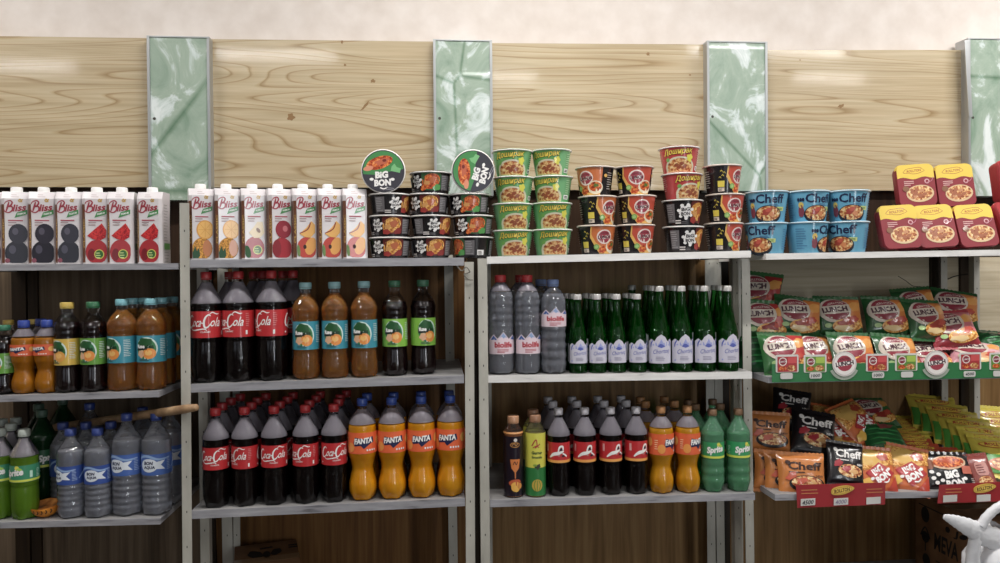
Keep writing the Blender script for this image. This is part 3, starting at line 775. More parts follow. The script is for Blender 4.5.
BUILD['chor_b'] = lambda: bottle('mineral_water_bottle', prof_glass(.262, .0330), .178, SPARK, GLASSG, (.246, .262, .0135), CAPW, (.028, .116), art_chor, petal=0, ring=False, seg=26)
def prof_tall(H, r):
    z = lambda q: q*H
    return [(0, r*.85), (.004, r*.97), (z(.03), r), (z(.40), r), (z(.76), r), (z(.80), r*.98), (z(.86), r*.74), (z(.90), r*.58), (z(.92), r*.55)]
BUILD['blackb'] = lambda: bottle('fruit_drink_bottle', prof_tall(.258, .0315), .2, mat('#c07028', .2), SHELL, (.238, .258, .0185), mat('#c08a62', .42), (.006, .196), art_black, labm=mat('#1d1020', .3), petal=0, upper=(.197, .212, mat('#c8843a', .4)))
BUILD['yellowb'] = lambda: bottle('fruit_drink_bottle', prof_tall(.260, .0325), .2, mat('#b8a838', .2), SHELL, (.241, .260, .0185), mat('#9a6c4c', .42), (.006, .205), art_yellow, labm=mat('#d8d22a', .35), petal=0)

# ------------------------------------------------------------------ juice cartons
CARTON = mat('#dcd5d7', .32, 0, .5, .2); BROWN = mat('#7c4a2a', .4); GOLD = mat('#c9a14a', .4); BLISS = mat('#a5283c', .4); RIB = mat('#3f8f4a', .4)
def bliss(a, cx, cy, w, m):
    h = w*.55; T = w*.05
    def s(pts, t=1): a.stroke([(cx+(x-.5)*w, cy+y*h) for x, y in pts], [T*.6*t, T*1.5*t], m)
    s([(.02, .30), (.08, .52), (.26, .66), (.36, .48), (.28, .18), (.14, .08), (.34, .10), (.36, -.22), (.22, -.46), (.05, -.40), (.0, -.2)], 1.1)
    s([(.22, .55), (.16, .1), (.08, -.42)], 1.2)
    a.text('liss', cx+.19*w, cy+.02*h, w*.58, h*.66, m, .3, 6, .03)
def carton(flavour):
    def b():
        root = empty('juice_carton'); w, d, h, c = .070, .072, .205, .0075
        def ring(z, k=1, dy=0): return [(x*k, y*k+dy, z) for x, y in ((-w/2+c, -d/2), (w/2-c, -d/2), (w/2, -d/2+c), (w/2, d/2-c), (w/2-c, d/2), (-w/2+c, d/2), (-w/2, d/2-c), (-w/2, -d/2+c))]
        m = MB(); loops = [ring(0), ring(h*.5, .97), ring(h*.90)]
        top = [(x, y if y > 0 else y+.016*(1 if y < -d/2+.001 else .55), h) for x, y, z in ring(h)]
        loops.append(top); vv = m.loft(loops, CARTON)
        front = -d/2
        def fz(u, v, l):      # front face (narrowest half way up, then the sloped top)
            if v < h*.5: k = 1-.03*v/(h*.5)
            elif v < h*.9: k = .97+.03*(v-h*.5)/(h*.4)
            else: k = 1
            y = front*k+(0 if v < h*.9 else .016*(v-h*.9)/(h*.1))
            return (u, y-l-.0002, v)
        fw = w/2-c
        A = Art()
        A.lines(-.012, h*.955, .02, 2, .006, .002, mat('#b9a9a9', .5), 1)
        A.stroke([(.006, h*.865), (.010, h*.895), (.013, h*.87), (.016, h*.895)], .003, GOLD); A.rect(.011, h*.86, .009, .003, GOLD)
        bliss(A, -.001, h*.775, .054, BLISS)
        A.poly([(-.004, h*.635), (.0272, h*.69), (.0272, h*.752), (.002, h*.71)], RIB); A.text('PREMIUM', .013, h*.695, .020, .005, LETW, .1, 14, .02)
        A.lines(-.019, h*.60, .036, 1, .006, .0032, mat('#b5485a', .5), 2); A.lines(-.019, h*.57, .028, 2, .007, .0025, mat('#a98a8a', .5), 4)
        fl = flavour; nfru = len(A.e)
        if fl == 'orange':
            A.ell(.006, h*.40, .0195, .0255, mat('#e39a1e', .4)); A.ell(.006, h*.40, .0165, .0220, mat('#f0b545', .4))
            for k in range(8): A.stroke([(.006, h*.40), (.006+.015*math.cos(k*PI/4), h*.40+.020*math.sin(k*PI/4))], .0012, mat('#e09a22', .4))
            A.ell(-.001, h*.155, .0225, .029, noisy('pineapple', [(.35, '#7f5a22'), (.5, '#c98a3a'), (.65, '#e0a850')], (220, 220, 220), 2, .5)); A.ell(.010, h*.16, .010, .022, mat('#c9783a', .4))
            A.poly([(-.023, h*.10), (-.017, h*.19), (-.013, h*.12), (-.008, h*.17), (-.006, h*.06), (-.010, h*.03), (-.022, h*.03)], mat('#1f4f2f', .5))
        elif fl == 'apple_half':
            A.ell(-.001, h*.16, .0225, .030, mat('#a8182a', .35)); A.poly([(-.014, h*.36), (-.004, h*.42), (.006, h*.50), (.018, h*.50), (.022, h*.36), (.012, h*.29), (-.002, h*.29)], mat('#e9d3a8', .4)); A.ell(.008, h*.39, .004, .007, mat('#7a4a2a', .4), 30)
            A.ell(-.017, h*.11, .007, .017, mat('#2f5f35', .5), 10)
        elif fl == 'apple':
            A.ell(.0, h*.15, .0240, .029, mat('#b0182c', .35)); A.ell(-.012, h*.15, .010, .024, mat('#8f1424', .35)); A.ell(.004, h*.40, .019, .024, mat('#9a1a30', .35)); A.ell(.008, h*.41, .006, .008, mat('#d06a72', .35)); A.stroke([(-.010, h*.27), (-.004, h*.31)], .0015, mat('#4a5a2a', .5))
        elif fl == 'peach':
            A.ell(.001, h*.155, .0235, .030, mat('#c2331f', .4)); A.ell(.010, h*.18, .013, .024, mat('#eaa13a', .4), -15); A.ell(-.004, h*.17, .004, .006, mat('#3a1410', .5))
            A.poly([(-.017, h*.34), (.000, h*.42), (.012, h*.51), (.021, h*.46), (.021, h*.36), (.010, h*.29), (-.005, h*.30)], mat('#efb04a', .4)); A.stroke([(-.016, h*.345), (.003, h*.40), (.010, h*.49)], .003, mat('#8f2a1f', .4)); A.ell(-.019, h*.12, .004, .016, mat('#6a8a4a', .5), 5)
        elif fl == 'pome':
            A.ell(.001, h*.165, .0235, .032, mat('#b0202a', .35)); A.ell(-.010, h*.13, .008, .016, mat('#7f1420', .35)); A.poly([(-.019, h*.37), (.0, h*.47), (.012, h*.53), (.022, h*.44), (.020, h*.35), (.008, h*.31), (-.008, h*.33)], noisy('seeds', [(.35, '#8f1420'), (.6, '#d23a3a')], (260, 260, 260), 2, .4))
        else:
            A.ell(.001, h*.155, .0240, .032, mat('#27242f', .3)); A.ell(-.008, h*.20, .007, .011, mat('#4d4a5a', .4)); A.ell(.004, h*.40, .0195, .026, mat('#302c38', .3)); A.ell(-.002, h*.43, .006, .009, mat('#55505f', .4)); A.ell(-.018, h*.06, .005, .006, mat('#8f4a5a', .5))
        if fl in ('apple_half', 'pome'):
            A.ell(.006, h*.135, .0105, .0125, mat('#d8d24a', .4)); A.ell(.006, h*.135, .0085, .0105, mat('#2f6a25', .4)); A.lines(-.001, h*.15, .012, 3, .006, .0022, mat('#cfe08a', .4), 3)
        big = nfru
        for e in A.e[big:]: e[0][:] = [(max(-fw+.0004, min(fw-.0004, x*1.2)), max(.004, h*.165+(y-h*.165)*1.08)) for x, y in e[0]]
        emit(m, A, fz, 0, .0205)
        # left chamfer and side: brown band with gold capitals; right side: small print and a green patch
        B = Art(); B.rect(0, h*.42, .0100, h*.80, mat('#74432a', .4)); B.text('CLASSIC', 0, h*.42, h*.40, .0075, GOLD, 0, 90, .03)
        q = Vector((-w/2+c, -d/2, 0)); e2 = Vector((-w/2, -d/2+c, 0)); dr = (e2-q).normalized(); nn = Vector((-1, -1, 0)).normalized()
        def kz(v): return 1-.03*v/(h*.5) if v < h*.5 else (.97+.03*(v-h*.5)/(h*.4) if v < h*.9 else 1)
        def fc(u, v, l):
            p = (q+e2)/2*kz(v)+dr*(-u)+nn*(l+.0003); return (p.x, p.y, v)
        emit(m, B, fc, 0, .0205)
        Cc = Art(); Cc.rect(0, h*.42, .054, h*.80, mat('#74432a', .4)); Cc.text('CLASSIC', -.016, h*.42, h*.42, .011, GOLD, 0, 90, .03); Cc.lines(-.018, h*.8, .036, 18, .008, .002, mat('#b98a6a', .5), 4)
        emit(m, Cc, lambda u, v, l: (-w/2*kz(v)-l-.0003, -u, v), 0, .0205)
        D = Art(); D.lines(-.018, h*.82, .034, 20, .0085, .002, mat('#a9a5a5', .5), 7); D.rect(.002, h*.24, .040, .018, mat('#5f9f4a', .4))
        emit(m, D, lambda u, v, l: (w/2*kz(v)+l+.0003, u, v), 0, .0205)
        m.build('carton_body', root, angle=25)
        m = MB(); m.lathe([(h-.003, .0165), (h+.001, .0165), (h+.0015, .0150), (h+.013, .0145), (h+.0145, .013)], WHITE, 30, lambda r, z, a: r+(.0003 if int(round(a/(2*PI)*30)) % 2 else -.0002) if z > h+.0012 else r, centre=(-.002, -.002))
        m.build('screw_cap', root, angle=50)
        return root
    return b
for f in ('orange', 'apple_half', 'apple', 'peach', 'pome', 'plum'): BUILD['carton_'+f] = carton(f)

# ------------------------------------------------------------------ noodle cups and bowls
NOOD = noisy('noodle_print', [(.30, '#8a4a1f'), (.45, '#d08a3a'), (.6, '#eec277'), (.75, '#f4deaa')], (150, 150, 150), 3, .4)
REDF = noisy('red_food_print', [(.30, '#6a1a12'), (.48, '#c2512a'), (.62, '#e58a4a'), (.78, '#f0c08a')], (150, 150, 150), 3, .4)
MIXF = noisy('soup_print', [(.30, '#5f2418'), (.44, '#b5653a'), (.58, '#e3c084'), (.74, '#f2e6c8')], (130, 130, 130), 3, .4)
RIMW = mat('#ece8e2', .35); BLK = mat('#211d20', .25, 0, .5, .4); GREY = mat('#6d696c', .45)
def cup(name, rb_, rt, h, basem, art, lidm=None, lidart=None, seg=36, rimm=None):
    root = empty(name); rm = (rb_+rt)/2
    rz = lambda v: rb_+(rt-rb_)*v/h
    m = MB(); m.lathe([(0, rb_-.002), (0, rb_), (h*.5, rm), (h, rt)], basem, seg, None, True, True)
    A = Art(); art(A, rm, h)
    emit(m, A, lambda u, v, l: ((rz(v)+l+.0003)*math.sin(u/rm), -(rz(v)+l+.0003)*math.cos(u/rm), v), 2*PI*rm/seg)
    body = m.build('cup_wall', root, angle=45)
    m = MB(); rr_ = .0022
    m.lathe([(h-.001, rt+.0002), (h-.0005, rt+rr_*1.5), (h+.0012, rt+rr_*1.9), (h+.003, rt+rr_*1.5), (h+.0036, rt)], rimm or RIMW, seg); m.build('rim', root, angle=60)
    m = MB(); m.lathe([(h+.0036, rt+.001), (h+.0044, rt+.001)], lidm or mat('#d8d5cf', .35), seg)
    if lidart:
        A = Art(); lidart(A, rt)
        emit(m, A, lambda u, v, l: (u, v, h+.0044+l))
    m.build('lid', root, angle=30)
    return root
def splat(a, cx, cy, w, rot=0, m=None, back=None):
    if back: 
        a.ell(cx, cy, w*.52, w*.42, back, rot, wob=.2)
    m = m or LETW; c, s = math.cos(rad(rot)), math.sin(rad(rot))
    def q(x, y): return cx+(x*c-y*s)*w, cy+(x*s+y*c)*w
    x, y = q(-.02, .20); a.text('BiG', x, y, w*.62, w*.34, m, .05, rot+4, .06)
    x, y = q(.02, -.18); a.text('BON', x, y, w*.80, w*.34, m, .05, rot+4, .06)
    for dx, dy in ((-.50, -.02), (.50, -.02)):
        x, y = q(dx, dy); a.ell(x, y, w*.10, w*.07, m, rot)
    a.stroke([q(-.1, -.42), q(.08, -.48), q(.25, -.40)], w*.06, m)
def splat_small(a, cx, cy, w):
    a.ell(cx, cy, w*.36, w*.40, LETW, 0, wob=.28)
    for k in range(7):
        t = k*2*PI/7+.3; a.ell(cx+w*.42*math.cos(t), cy+w*.44*math.sin(t), w*.11, w*.10, LETW)
    a.text('BiG', cx, cy+w*.14, w*.5, w*.22, BLK, .05, 4, .03); a.text('BON', cx, cy-w*.14, w*.56, w*.22, BLK, .05, 4, .03)
def art_bigbon(flav, wide=False):
    def f(a, r, h):
        red = flav != 'green'
        a.rect(.006, h*.55, r*1.05, h*.86, mat('#6a1a18', .4) if red else mat('#2f5f35', .4), 0, .008)
        a.ell(.004, h*.56, r*.50, h*.36, REDF if not red else NOOD, 24); a.ell(.010, h*.62, r*.22, h*.16, mat('#c2602a', .4), 24, wob=.2); a.ell(-.008, h*.48, r*.16, h*.10, mat('#dc9a4a', .4), 10, wob=.2)
        a.ell(-.012, h*.22, r*.2, h*.13, mat('#a8302a', .4), wob=.15) if red else a.ell(-.018, h*.25, r*.2, h*.13, REDF, 40)
        a.ell(.022, h*.26, r*.22, h*.14, mat('#8f2a2a', .4) if red else mat('#4f9f4a', .4), 20, wob=.2)
        splat_small(a, -r*.72, h*.56, h*.62); a.lines(-r*.95, h*.16, r*.3, 2, h*.06, h*.025, GREY, 2)
        for u in (r*.88, r*2.3, -r*1.55):
            a.rect(u, h*.5, r*.50, h*.74, GREY); a.lines(u-r*.22, h*.80, r*.42, 8, h*.085, h*.03, mat('#a3a0a2', .5), 3)
        a.rect(r*1.45, h*.26, r*.36, h*.26, LETW); a.lines(r*1.32, h*.3, r*.26, 3, h*.06, h*.03, BLK, 3)
        a.lines(-r*1.3, h*.2, r*.35, 2, h*.09, h*.05, mat('#d8d0cc', .5), 6)
    return f
def lid_bigbon(a, r):
    gr = mat('#3f8f4a', .4); gr2 = mat('#76c07a', .4)
    a.ell(0, 0, r*.985, r*.985, mat('#3c3a44', .42), n=40)
    pts = [(r*.97*math.cos(t), r*.97*math.sin(t)) for t in [rad(195-i*(195-12)/22) for i in range(23)]]
    a.poly(pts+[(r*.2, -r*.02), (-r*.4, -r*.22)], gr)
    a.poly([(r*.35, r*.05), (r*.80, -.0), (r*.82, r*.22), (r*.62, r*.26), (r*.5, r*.42), (r*.38, r*.28)], gr2)
    a.ell(-r*.22, r*.38, r*.66, r*.30, REDF, 24); a.ell(-r*.1, r*.45, r*.34, r*.14, mat('#c9603a', .4), 24, wob=.25); a.ell(r*.0, r*.52, r*.10, r*.07, mat('#7a1f16', .4), 20)
    a.ell(-r*.72, r*.05, r*.24, r*.12, mat('#e88f6a', .4), 20)
    splat(a, -r*.02, -r*.38, r*1.0, 6)
    a.lines(r*.2, -r*.78, r*.4, 2, r*.08, r*.03, mat('#9a98a0', .5), 2)
BUILD['bb_red'] = lambda: cup('noodle_bowl', .0525, .0605, .0595, BLK, art_bigbon('red'), mat('#3c3a44', .4), lid_bigbon)
BUILD['bb_green'] = lambda: cup('noodle_bowl', .0525, .0605, .0595, BLK, art_bigbon('green'), mat('#3c3a44', .4), lid_bigbon)
BUILD['bb_cup'] = lambda: cup('noodle_cup', .0475, .0600, .0765, BLK, art_bigbon('red'), mat('#3c3a44', .4), lid_bigbon)
def art_dosh(lo, hi):
    def f(a, r, h):
        ye = mat('#f2d22a', .4)
        a.poly([(-r*1.0, h*.99), (r*.85, h*.99), (r*.55, h*.6), (r*.7, h*.02), (-r*.95, h*.02), (-r*1.05, h*.5)], mat(lo, .35))
        a.ell(r*.0, h*.18, r*.92, h*.46, mat('#d9d3b4', .4), 0, 0, 180); a.rect(r*.0, h*.1, r*1.82, h*.16, mat('#d9d3b4', .4))
        a.ell(r*.0, h*.2, r*.78, h*.37, MIXF, 0, 0, 180); a.rect(r*.0, h*.12, r*1.5, h*.16, MIXF)
        for x, y in ((-.2, .3), (.1, .36), (.3, .26), (-.05, .22)): a.ell(r*x, h*y, r*.13, h*.07, mat('#9a4a26', .4), 20, wob=.2)
        a.text('Доширак', -r*.10, h*.815, r*1.62, h*.31, mat('#2f5f22' if lo[1] < '8' else '#6a1616', .4), .25, 4, .07); a.text('Доширак', -r*.10, h*.82, r*1.56, h*.28, ye, .25, 4, .02)
        a.ell(r*.55, h*.58, r*.17, h*.15, mat('#e8e02a', .4), 0, wob=.25); a.ell(-r*.7, h*.52, r*.12, h*.07, mat('#6fae4a', .4), 30)
        a.rect(r*1.25, h*.2, r*.4, h*.17, LETW); a.lines(r*1.12, h*.22, r*.26, 2, h*.05, h*.03, BLK, 2)
        for u in (r*1.35, -r*1.6, r*2.4): a.lines(u-r*.2, h*.85, r*.4, 7, h*.08, h*.025, mat(hi, .5), 3)
    return f
BUILD['dosh_g'] = lambda: cup('noodle_cup', .0470, .0595, .0755, mat('#76bb7e', .22, 0, .5, .4), art_dosh('#63ab55', '#a8d8a4'), mat('#4f9f4a', .4))
BUILD['dosh_r'] = lambda: cup('noodle_cup', .0475, .0600, .0765, mat('#c84a4c', .22, 0, .5, .4), art_dosh('#bd3634', '#e59a98'), mat('#c23a3c', .4))
def logo_lunch(a, cx, cy, w, bg='#f0dcd4', rot=0):
    a.ell(cx, cy, w*.5, w*.46, mat(bg, .4), rot); a.ell(cx, cy, w*.40, w*.38, mat('#a83246', .4), rot)
    a.text('ROLLTON', cx, cy+w*.20, w*.52, w*.10, mat('#5a1a2a', .4), 0, rot, .03, .4)
    a.rect(cx, cy-w*.02, w*.92, w*.22, mat(bg, .4), rot+3); a.text('LUNCH', cx, cy-w*.02, w*.86, w*.20, mat('#4a1426', .4), 0, rot+3, .05)
def art_lunchcup(c1):
    def f(a, r, h):
        w = r*.76
        og = mat(c1, .35); ye = mat('#f0b84a', .4)
        a.poly([(-w*.65, h*.985), (w*1.7, h*.985), (w*1.55, h*.02), (0, h*.02), (-w*.35, h*.25), (-w*.75, h*.6)], ye)
        a.poly([(-w*.55, h*.99), (w*1.72, h*.99), (w*1.6, h*.22), (w*.2, h*.25), (-w*.3, h*.42), (-w*.62, h*.7)], og)
        logo_lunch(a, w*.38, h*.62, w*1.22)
        a.ell(w*1.15, h*.28, w*.62, h*.24, mat('#f0e2c4', .4)); a.ell(w*1.15, h*.31, w*.52, h*.17, REDF); a.ell(w*1.2, h*.35, w*.2, h*.06, mat('#5f7a2a', .4), wob=.3)
        a.ell(w*.25, h*.16, w*.34, h*.12, REDF, 10, wob=.15); a.ell(-w*.25, h*.26, w*.22, h*.10, mat('#7aa84a', .4)); a.ell(-w*.25, h*.26, w*.15, h*.06, mat('#a8cf7a', .4))
        a.rect(-w*1.15, h*.34, w*.52, h*.22, mat('#e8d02a', .4)); a.rect(-w*1.15, h*.14, w*.52, h*.13, mat('#d8c8b8', .4)); a.lines(-w*1.36, h*.16, w*.42, 2, h*.045, h*.02, BLK, 4)
        for x, y in ((-1.2, .78), (-1.0, .72), (-1.1, .62), (-1.3, .55)): a.stroke([(w*x, h*y), (w*x+.003, h*(y+.05)), (w*x+.006, h*(y-.01))], .0016, mat('#d8c02a', .4))
        a.ell(w*1.95, h*.7, w*.14, h*.06, ye); a.lines(w*2.1, h*.8, w*.5, 8, h*.08, h*.025, mat('#b8b0a8', .5), 5); a.lines(-w*2.6, h*.8, w*.6, 8, h*.08, h*.025, mat('#b8b0a8', .5), 5)
    return f
BUILD['lunch_o'] = lambda: cup('noodle_cup', .0455, .0570, .0845, BLK, art_lunchcup('#d8702a'), mat('#c8b8a8', .4), rimm=mat('#ddd0c4', .35))
BUILD['lunch_r'] = lambda: cup('noodle_cup', .0455, .0570, .0845, BLK, art_lunchcup('#cf4a2e'), mat('#c8b8a8', .4), rimm=mat('#ddd0c4', .35))
BLUE = mat('#62abcb', .22, 0, .5, .4)
def art_cheff(a, r, h):
    nv = mat('#12214a', .4)
    a.text('Cheff', 0, h*.77, r*1.45, h*.30, nv, 0, 0, .025)
    a.rect(r*.5, h*.43, r*.55, h*.13, mat('#c8d878', .45)); a.lines(r*.28, h*.45, r*.4, 2, h*.04, h*.02, mat('#4a7a4a', .5), 2)
    a.lines(-r*.05, h*.575, r*.6, 2, h*.05, h*.02, mat('#2f5f8f', .5), 3)
    a.ell(-r*.1, h*.24, r*.72, h*.31, mat('#1d2430', .4)); a.ell(-r*.1, h*.28, r*.64, h*.24, MIXF); a.ell(-r*.22, h*.32, r*.2, h*.10, mat('#a83a2a', .4), wob=.2); a.ell(r*.08, h*.26, r*.16, h*.08, mat('#d8854a', .4), wob=.2); a.ell(-r*.1, h*.40, r*.16, h*.07, mat('#c8503a', .4), 20)
    a.ell(-r*.95, h*.55, r*.13, h*.10, mat('#e0c04a', .4)); a.ell(-r*.95, h*.34, r*.15, h*.2, mat('#8a3a4a', .4), wob=.1)
    for k in (-.12, 0, .12): a.ell(-r*(.95+k), h*.73, r*.06, h*.06, nv)
    a.lines(-r*1.9, h*.8, r*.6, 9, h*.08, h*.02, mat('#2f6f9f', .5), 3); a.lines(r*1.2, h*.8, r*.6, 9, h*.08, h*.02, mat('#2f6f9f', .5), 3)
    for k in range(2): a.text('Cheff', PI*r, h*.77, r*1.25, h*.27, nv, 0, 0, .025) if k == 0 else None
BUILD['cheff'] = lambda: cup('noodle_cup', .0520, .0635, .0925, BLUE, art_cheff, mat('#5fa8c8', .4), rimm=mat('#cfe0e6', .35))

# ------------------------------------------------------------------ flat boxes (puree trays) and bags
def tray(topc, botc, logo_bg, name='meal_box'):
    def f():
        root = empty(name); w, h, d = .128, .150, .042
        def loop(k, y): return [(x*k, y, h/2+z*k) for x, z in rr(w, h, .020, 5)]
        m = MB(); bm_ = mat(botc, .45)
        m.loft([[p for p in loop(.90, 0)], loop(.93, -.006), loop(.985, -d+.010)], bm_); tub = m.build('tub', root, angle=40)
        m = MB(); tm = mat(topc, .45)
        loops = [loop(1.0, -d+.012), loop(1.0, -d+.003), loop(.985, -d)]
        m.loft(loops, bm_)
        for f_ in m.bm.faces:
            if f_.calc_center_median().z > h*.66: f_.material_index = m.mi(tm)
        A = Art()
        out = [(x*.98, z*.98) for x, z in rr(w, h, .020, 5)]
        wave = [(-.063+.126*i/12, .025+.004*math.sin(i*.9)) for i in range(13)]
        top = [(x, z) for x, z in out if z > .04]; 
        A.poly([(-.0625, .025)]+wave[1:-1]+[(.0625, .023)]+[p for p in out if p[1] > .036 and p[0] > 0]+[p for p in out if p[1] > .036 and p[0] <= 0], tm)
        lc = mat('#a8321f', .4)
        A.ell(-.004, .051, .036, .0115, lc, 3, wob=.12); A.ell(-.004, .051, .0343, .0099, tm if logo_bg is None else mat(logo_bg, .4), 3, wob=.12)
        A.text('ROLLTON', -.004, .051, .048, .009, lc, .2, 4, .02)
        A.lines(-.042, .014, .034, 3, .0065, .0028, mat('#d8a8a4', .5), 2)
        A.ell(.036, .012, .0085, .0085, mat('#dca8ae', .4)); A.ell(.036, .012, .005, .005, mat(botc, .4))
        A.ell(.008, -.030, .047, .030, mat('#d8b98a', .45), 4); A.ell(.008, -.028, .042, .025, MIXF, 4)
        rr_ = random.Random(4)
        for k in range(9): A.ell(.008+rr_.uniform(-.028, .028), -.026+rr_.uniform(-.014, .016), .009, .006, mat(rr_.choice(['#8f4a2a', '#c98a5a', '#a8603a', '#e0c49a']), .4), rr_.uniform(0, 90), wob=.2)
        A.ell(-.038, -.012, .011, .010, mat('#8a5a3a', .4)); A.stroke([(.03, .006), (.05, .012), (.058, .026)], .002, mat('#c8788a', .4))
        emit(m, A, lambda u, v, l: (u, -d-l-.0002, h/2+v))
        m.build('printed_lid', root, angle=40, recalc=True)
        return root
    return f
BUILD['tray_y'] = tray('#e8c51a', '#8f1f2c', None)
BUILD['tray_r'] = tray('#b3202a', '#a81c26', '#e8862a')
FOIL = {}
def pillow_fn(w, h, t, seed):
    def s(u, v):
        a = max(0.0, 1-abs(2*u/w)**5)**.55; b = max(0.0, 1-abs(2*v/h)**3.2)**.6
        n = mnoise.noise(Vector((u*45+seed*7.3, v*45, seed)))*.35+mnoise.noise(Vector((u*110, v*110+seed*3.1, seed+5)))*.16
        return t/2*a*b*(1+n*.55)+.0006
    def side(u, v):     # the outline draws in a little where it is fat
        return u*(1-.05*(1-abs(2*v/h)**2))
    return s, side
def pack(name, w, h, t, basem, art, seed, backm=None):
    def f():
        root = empty(name); s, side = pillow_fn(w, h, t, seed); n = 16
        m = MB(); us = [-w/2+w*i/n for i in range(n+1)]; vs = [-h/2+h*i/n for i in range(n+1)]
        def fr(u, v, l): return (side(u, v), -s(u, v)-l, v+h/2)
        def bk(u, v): return (side(u, v), s(u, v)*.8, v+h/2)
        m.grid([[fr(u, v, 0) for u in us] for v in vs], basem)
        m.grid([[bk(u, v) for u in reversed(us)] for v in vs], backm or basem)
        bmesh.ops.remove_doubles(m.bm, verts=m.bm.verts[:], dist=.0014)
        if art:
            A = Art(); art(A, w, h)
            for e in A.e: e[0][:] = [(max(-w/2+.002, min(w/2-.002, x)), max(-h/2+.002, min(h/2-.002, y))) for x, y in e[0]]
            emit(m, A, lambda u, v, l: fr(u, v, l+.0011), w/n, h/n, .0003)
        m.build('pouch', root, angle=50)
        for sg in (1, -1):      # crimped seals top and bottom
            m = MB(); rows = []
            for j in range(2):
                row = []
                for i in range(25):
                    u = -w/2+w*i/24; z = sg*(h/2+j*.009)+h/2+(sg*.0022*(i % 2) if j else 0)
                    row.append((side(u, sg*h/2), .0010*math.sin(i*2.1)-.0004, z))
                rows.append(row)
            m.grid(rows, basem); m.build('crimped_seal', root, angle=30)
        return root
    return f
def foil(hexc): return mat(hexc, .28, 0, .6, .35)
def art_lunchpack(c1, c2):
    def f(a, w, h):
        a.poly([(w*.10, h*.48), (w*.48, h*.48), (w*.48, -h*.3), (w*.3, -h*.35), (w*.12, 0)], mat(c1, .3)); a.ell(w*.33, h*.25, w*.16, h*.13, mat('#e59a3a', .3), 20, wob=.2)
        a.ell(-w*.12, h*.12, w*.36, h*.34, mat('#cfc2b2', .3), 5); a.ell(-w*.10, h*.14, w*.31, h*.29, mat('#8f2438', .3), 5); a.text('ROLLTON', -w*.1, h*.30, w*.36, h*.06, mat('#e8d0c8', .35), 0, 8, .03, .5)
        a.poly([(-w*.46, h*.21), (w*.20, h*.30), (w*.22, h*.07), (-w*.44, -h*.02)], mat('#cfc2b2', .3)); a.text('LUNCH', -w*.12, h*.14, w*.56, h*.15, mat('#4a1830', .3), 0, 7, .05)
        a.ell(w*.12, -h*.28, w*.34, h*.18, NOOD, 8); a.ell(w*.12, -h*.20, w*.25, h*.10, mat(c2, .3), 15, wob=.3); a.ell(w*.26, -h*.12, w*.12, h*.08, mat('#c2402a', .3), 30, wob=.3); a.ell(-w*.3, -h*.30, w*.08, h*.06, mat('#9fc07a', .3))
        a.ell(w*.02, -h*.36, w*.2, h*.07, mat('#e8c88a', .3), wob=.2)
    return f
def art_cheffpack(bg, tx, plate):
    def f(a, w, h):
        a.text('Cheff', w*.06, h*.24, w*.72, h*.20, mat(tx, .35), .05, 0, .03)
        a.lines(-w*.3, h*.08, w*.5, 1, .008, .003, mat(tx, .35), 3)
        a.ell(w*.08, -h*.20, w*.38, h*.21, mat('#1a1413', .3)); a.ell(w*.08, -h*.17, w*.33, h*.16, MIXF); a.ell(-w*.02, -h*.13, w*.13, h*.07, mat(plate, .3), 20, wob=.2); a.ell(w*.2, -h*.18, w*.1, h*.06, mat('#d8a05a', .3), wob=.2)
        a.ell(-w*.3, h*.32, w*.06, h*.05, mat(tx, .35)); a.text('NEW', w*.36, h*.0, w*.16, h*.05, mat(tx, .35), 0, 0, .03); a.ell(-w*.25, -h*.02, w*.13, h*.08, mat(plate, .3), 30, wob=.2)
    return f
def art_bbpack(bg2):
    def f(a, w, h):
        a.poly([(-w*.48, h*.48), (w*.48, h*.48), (w*.48, h*.15), (-w*.48, -h*.1)], NOOD)
        a.ell(-w*.1, h*.26, w*.32, h*.2, mat('#e0b04a', .3), 10, wob=.2); a.ell(w*.2, h*.3, w*.15, h*.10, mat('#b5401f', .3), wob=.2)
        a.poly([(-w*.30, -h*.12), (w*.08, h*.16), (w*.44, -h*.06), (w*.1, -h*.42)], mat('#b8242c', .3))
        splat(a, w*.07, -h*.11, w*.50, 32); a.ell(-w*.3, -h*.35, w*.17, h*.1, mat('#e8b42a', .3), 10, wob=.2); a.poly([(w*.2, -h*.48), (w*.48, -h*.48), (w*.48, -h*.1)], mat(bg2, .3))
    return f
def art_bbblack(a, w, h):
    a.ell(w*.02, h*.24, w*.36, h*.20, mat('#d8b08a', .3), 5); a.ell(w*.02, h*.25, w*.32, h*.16, REDF, 5); a.ell(-w*.03, h*.28, w*.14, h*.07, mat('#c2512a', .3), wob=.2)
    a.ell(-w*.38, h*.18, w*.09, h*.16, mat('#8a4a2a', .3))
    splat(a, w*.04, -h*.22, w*.46, 6)
    for x, y in ((-.38, -.05), (-.36, -.22), (-.26, -.12), (-.3, -.34)): a.ell(w*x, h*y, w*.045, h*.05, LETW)
    a.rect(w*.34, h*.04, w*.2, h*.22, mat('#c8664f', .3)); a.lines(w*.38, -h*.2, w*.09, 5, h*.05, h*.02, mat('#b8b0a8', .5), 3)
def art_yel(a, w, h):
    a.poly([(-w*.48, -h*.48), (w*.48, -h*.48), (w*.48, -h*.05), (w*.2, h*.06), (-w*.2, -h*.02), (-w*.48, h*.08)], mat('#3f8f2a', .3))
    a.ell(w*.05, -h*.25, w*.34, h*.18, mat('#c86a3a', .3), 5); a.ell(w*.05, -h*.24, w*.28, h*.14, MIXF, 5)
    a.ell(0, h*.28, w*.36, h*.10, mat('#c23a1f', .35), 5, wob=.1); a.ell(0, h*.28, w*.34, h*.085, mat('#e8c81f', .3), 5, wob=.1); a.text('ROLLTON', 0, h*.28, w*.52, h*.09, mat('#b5301f', .35), .15, 5, .03)
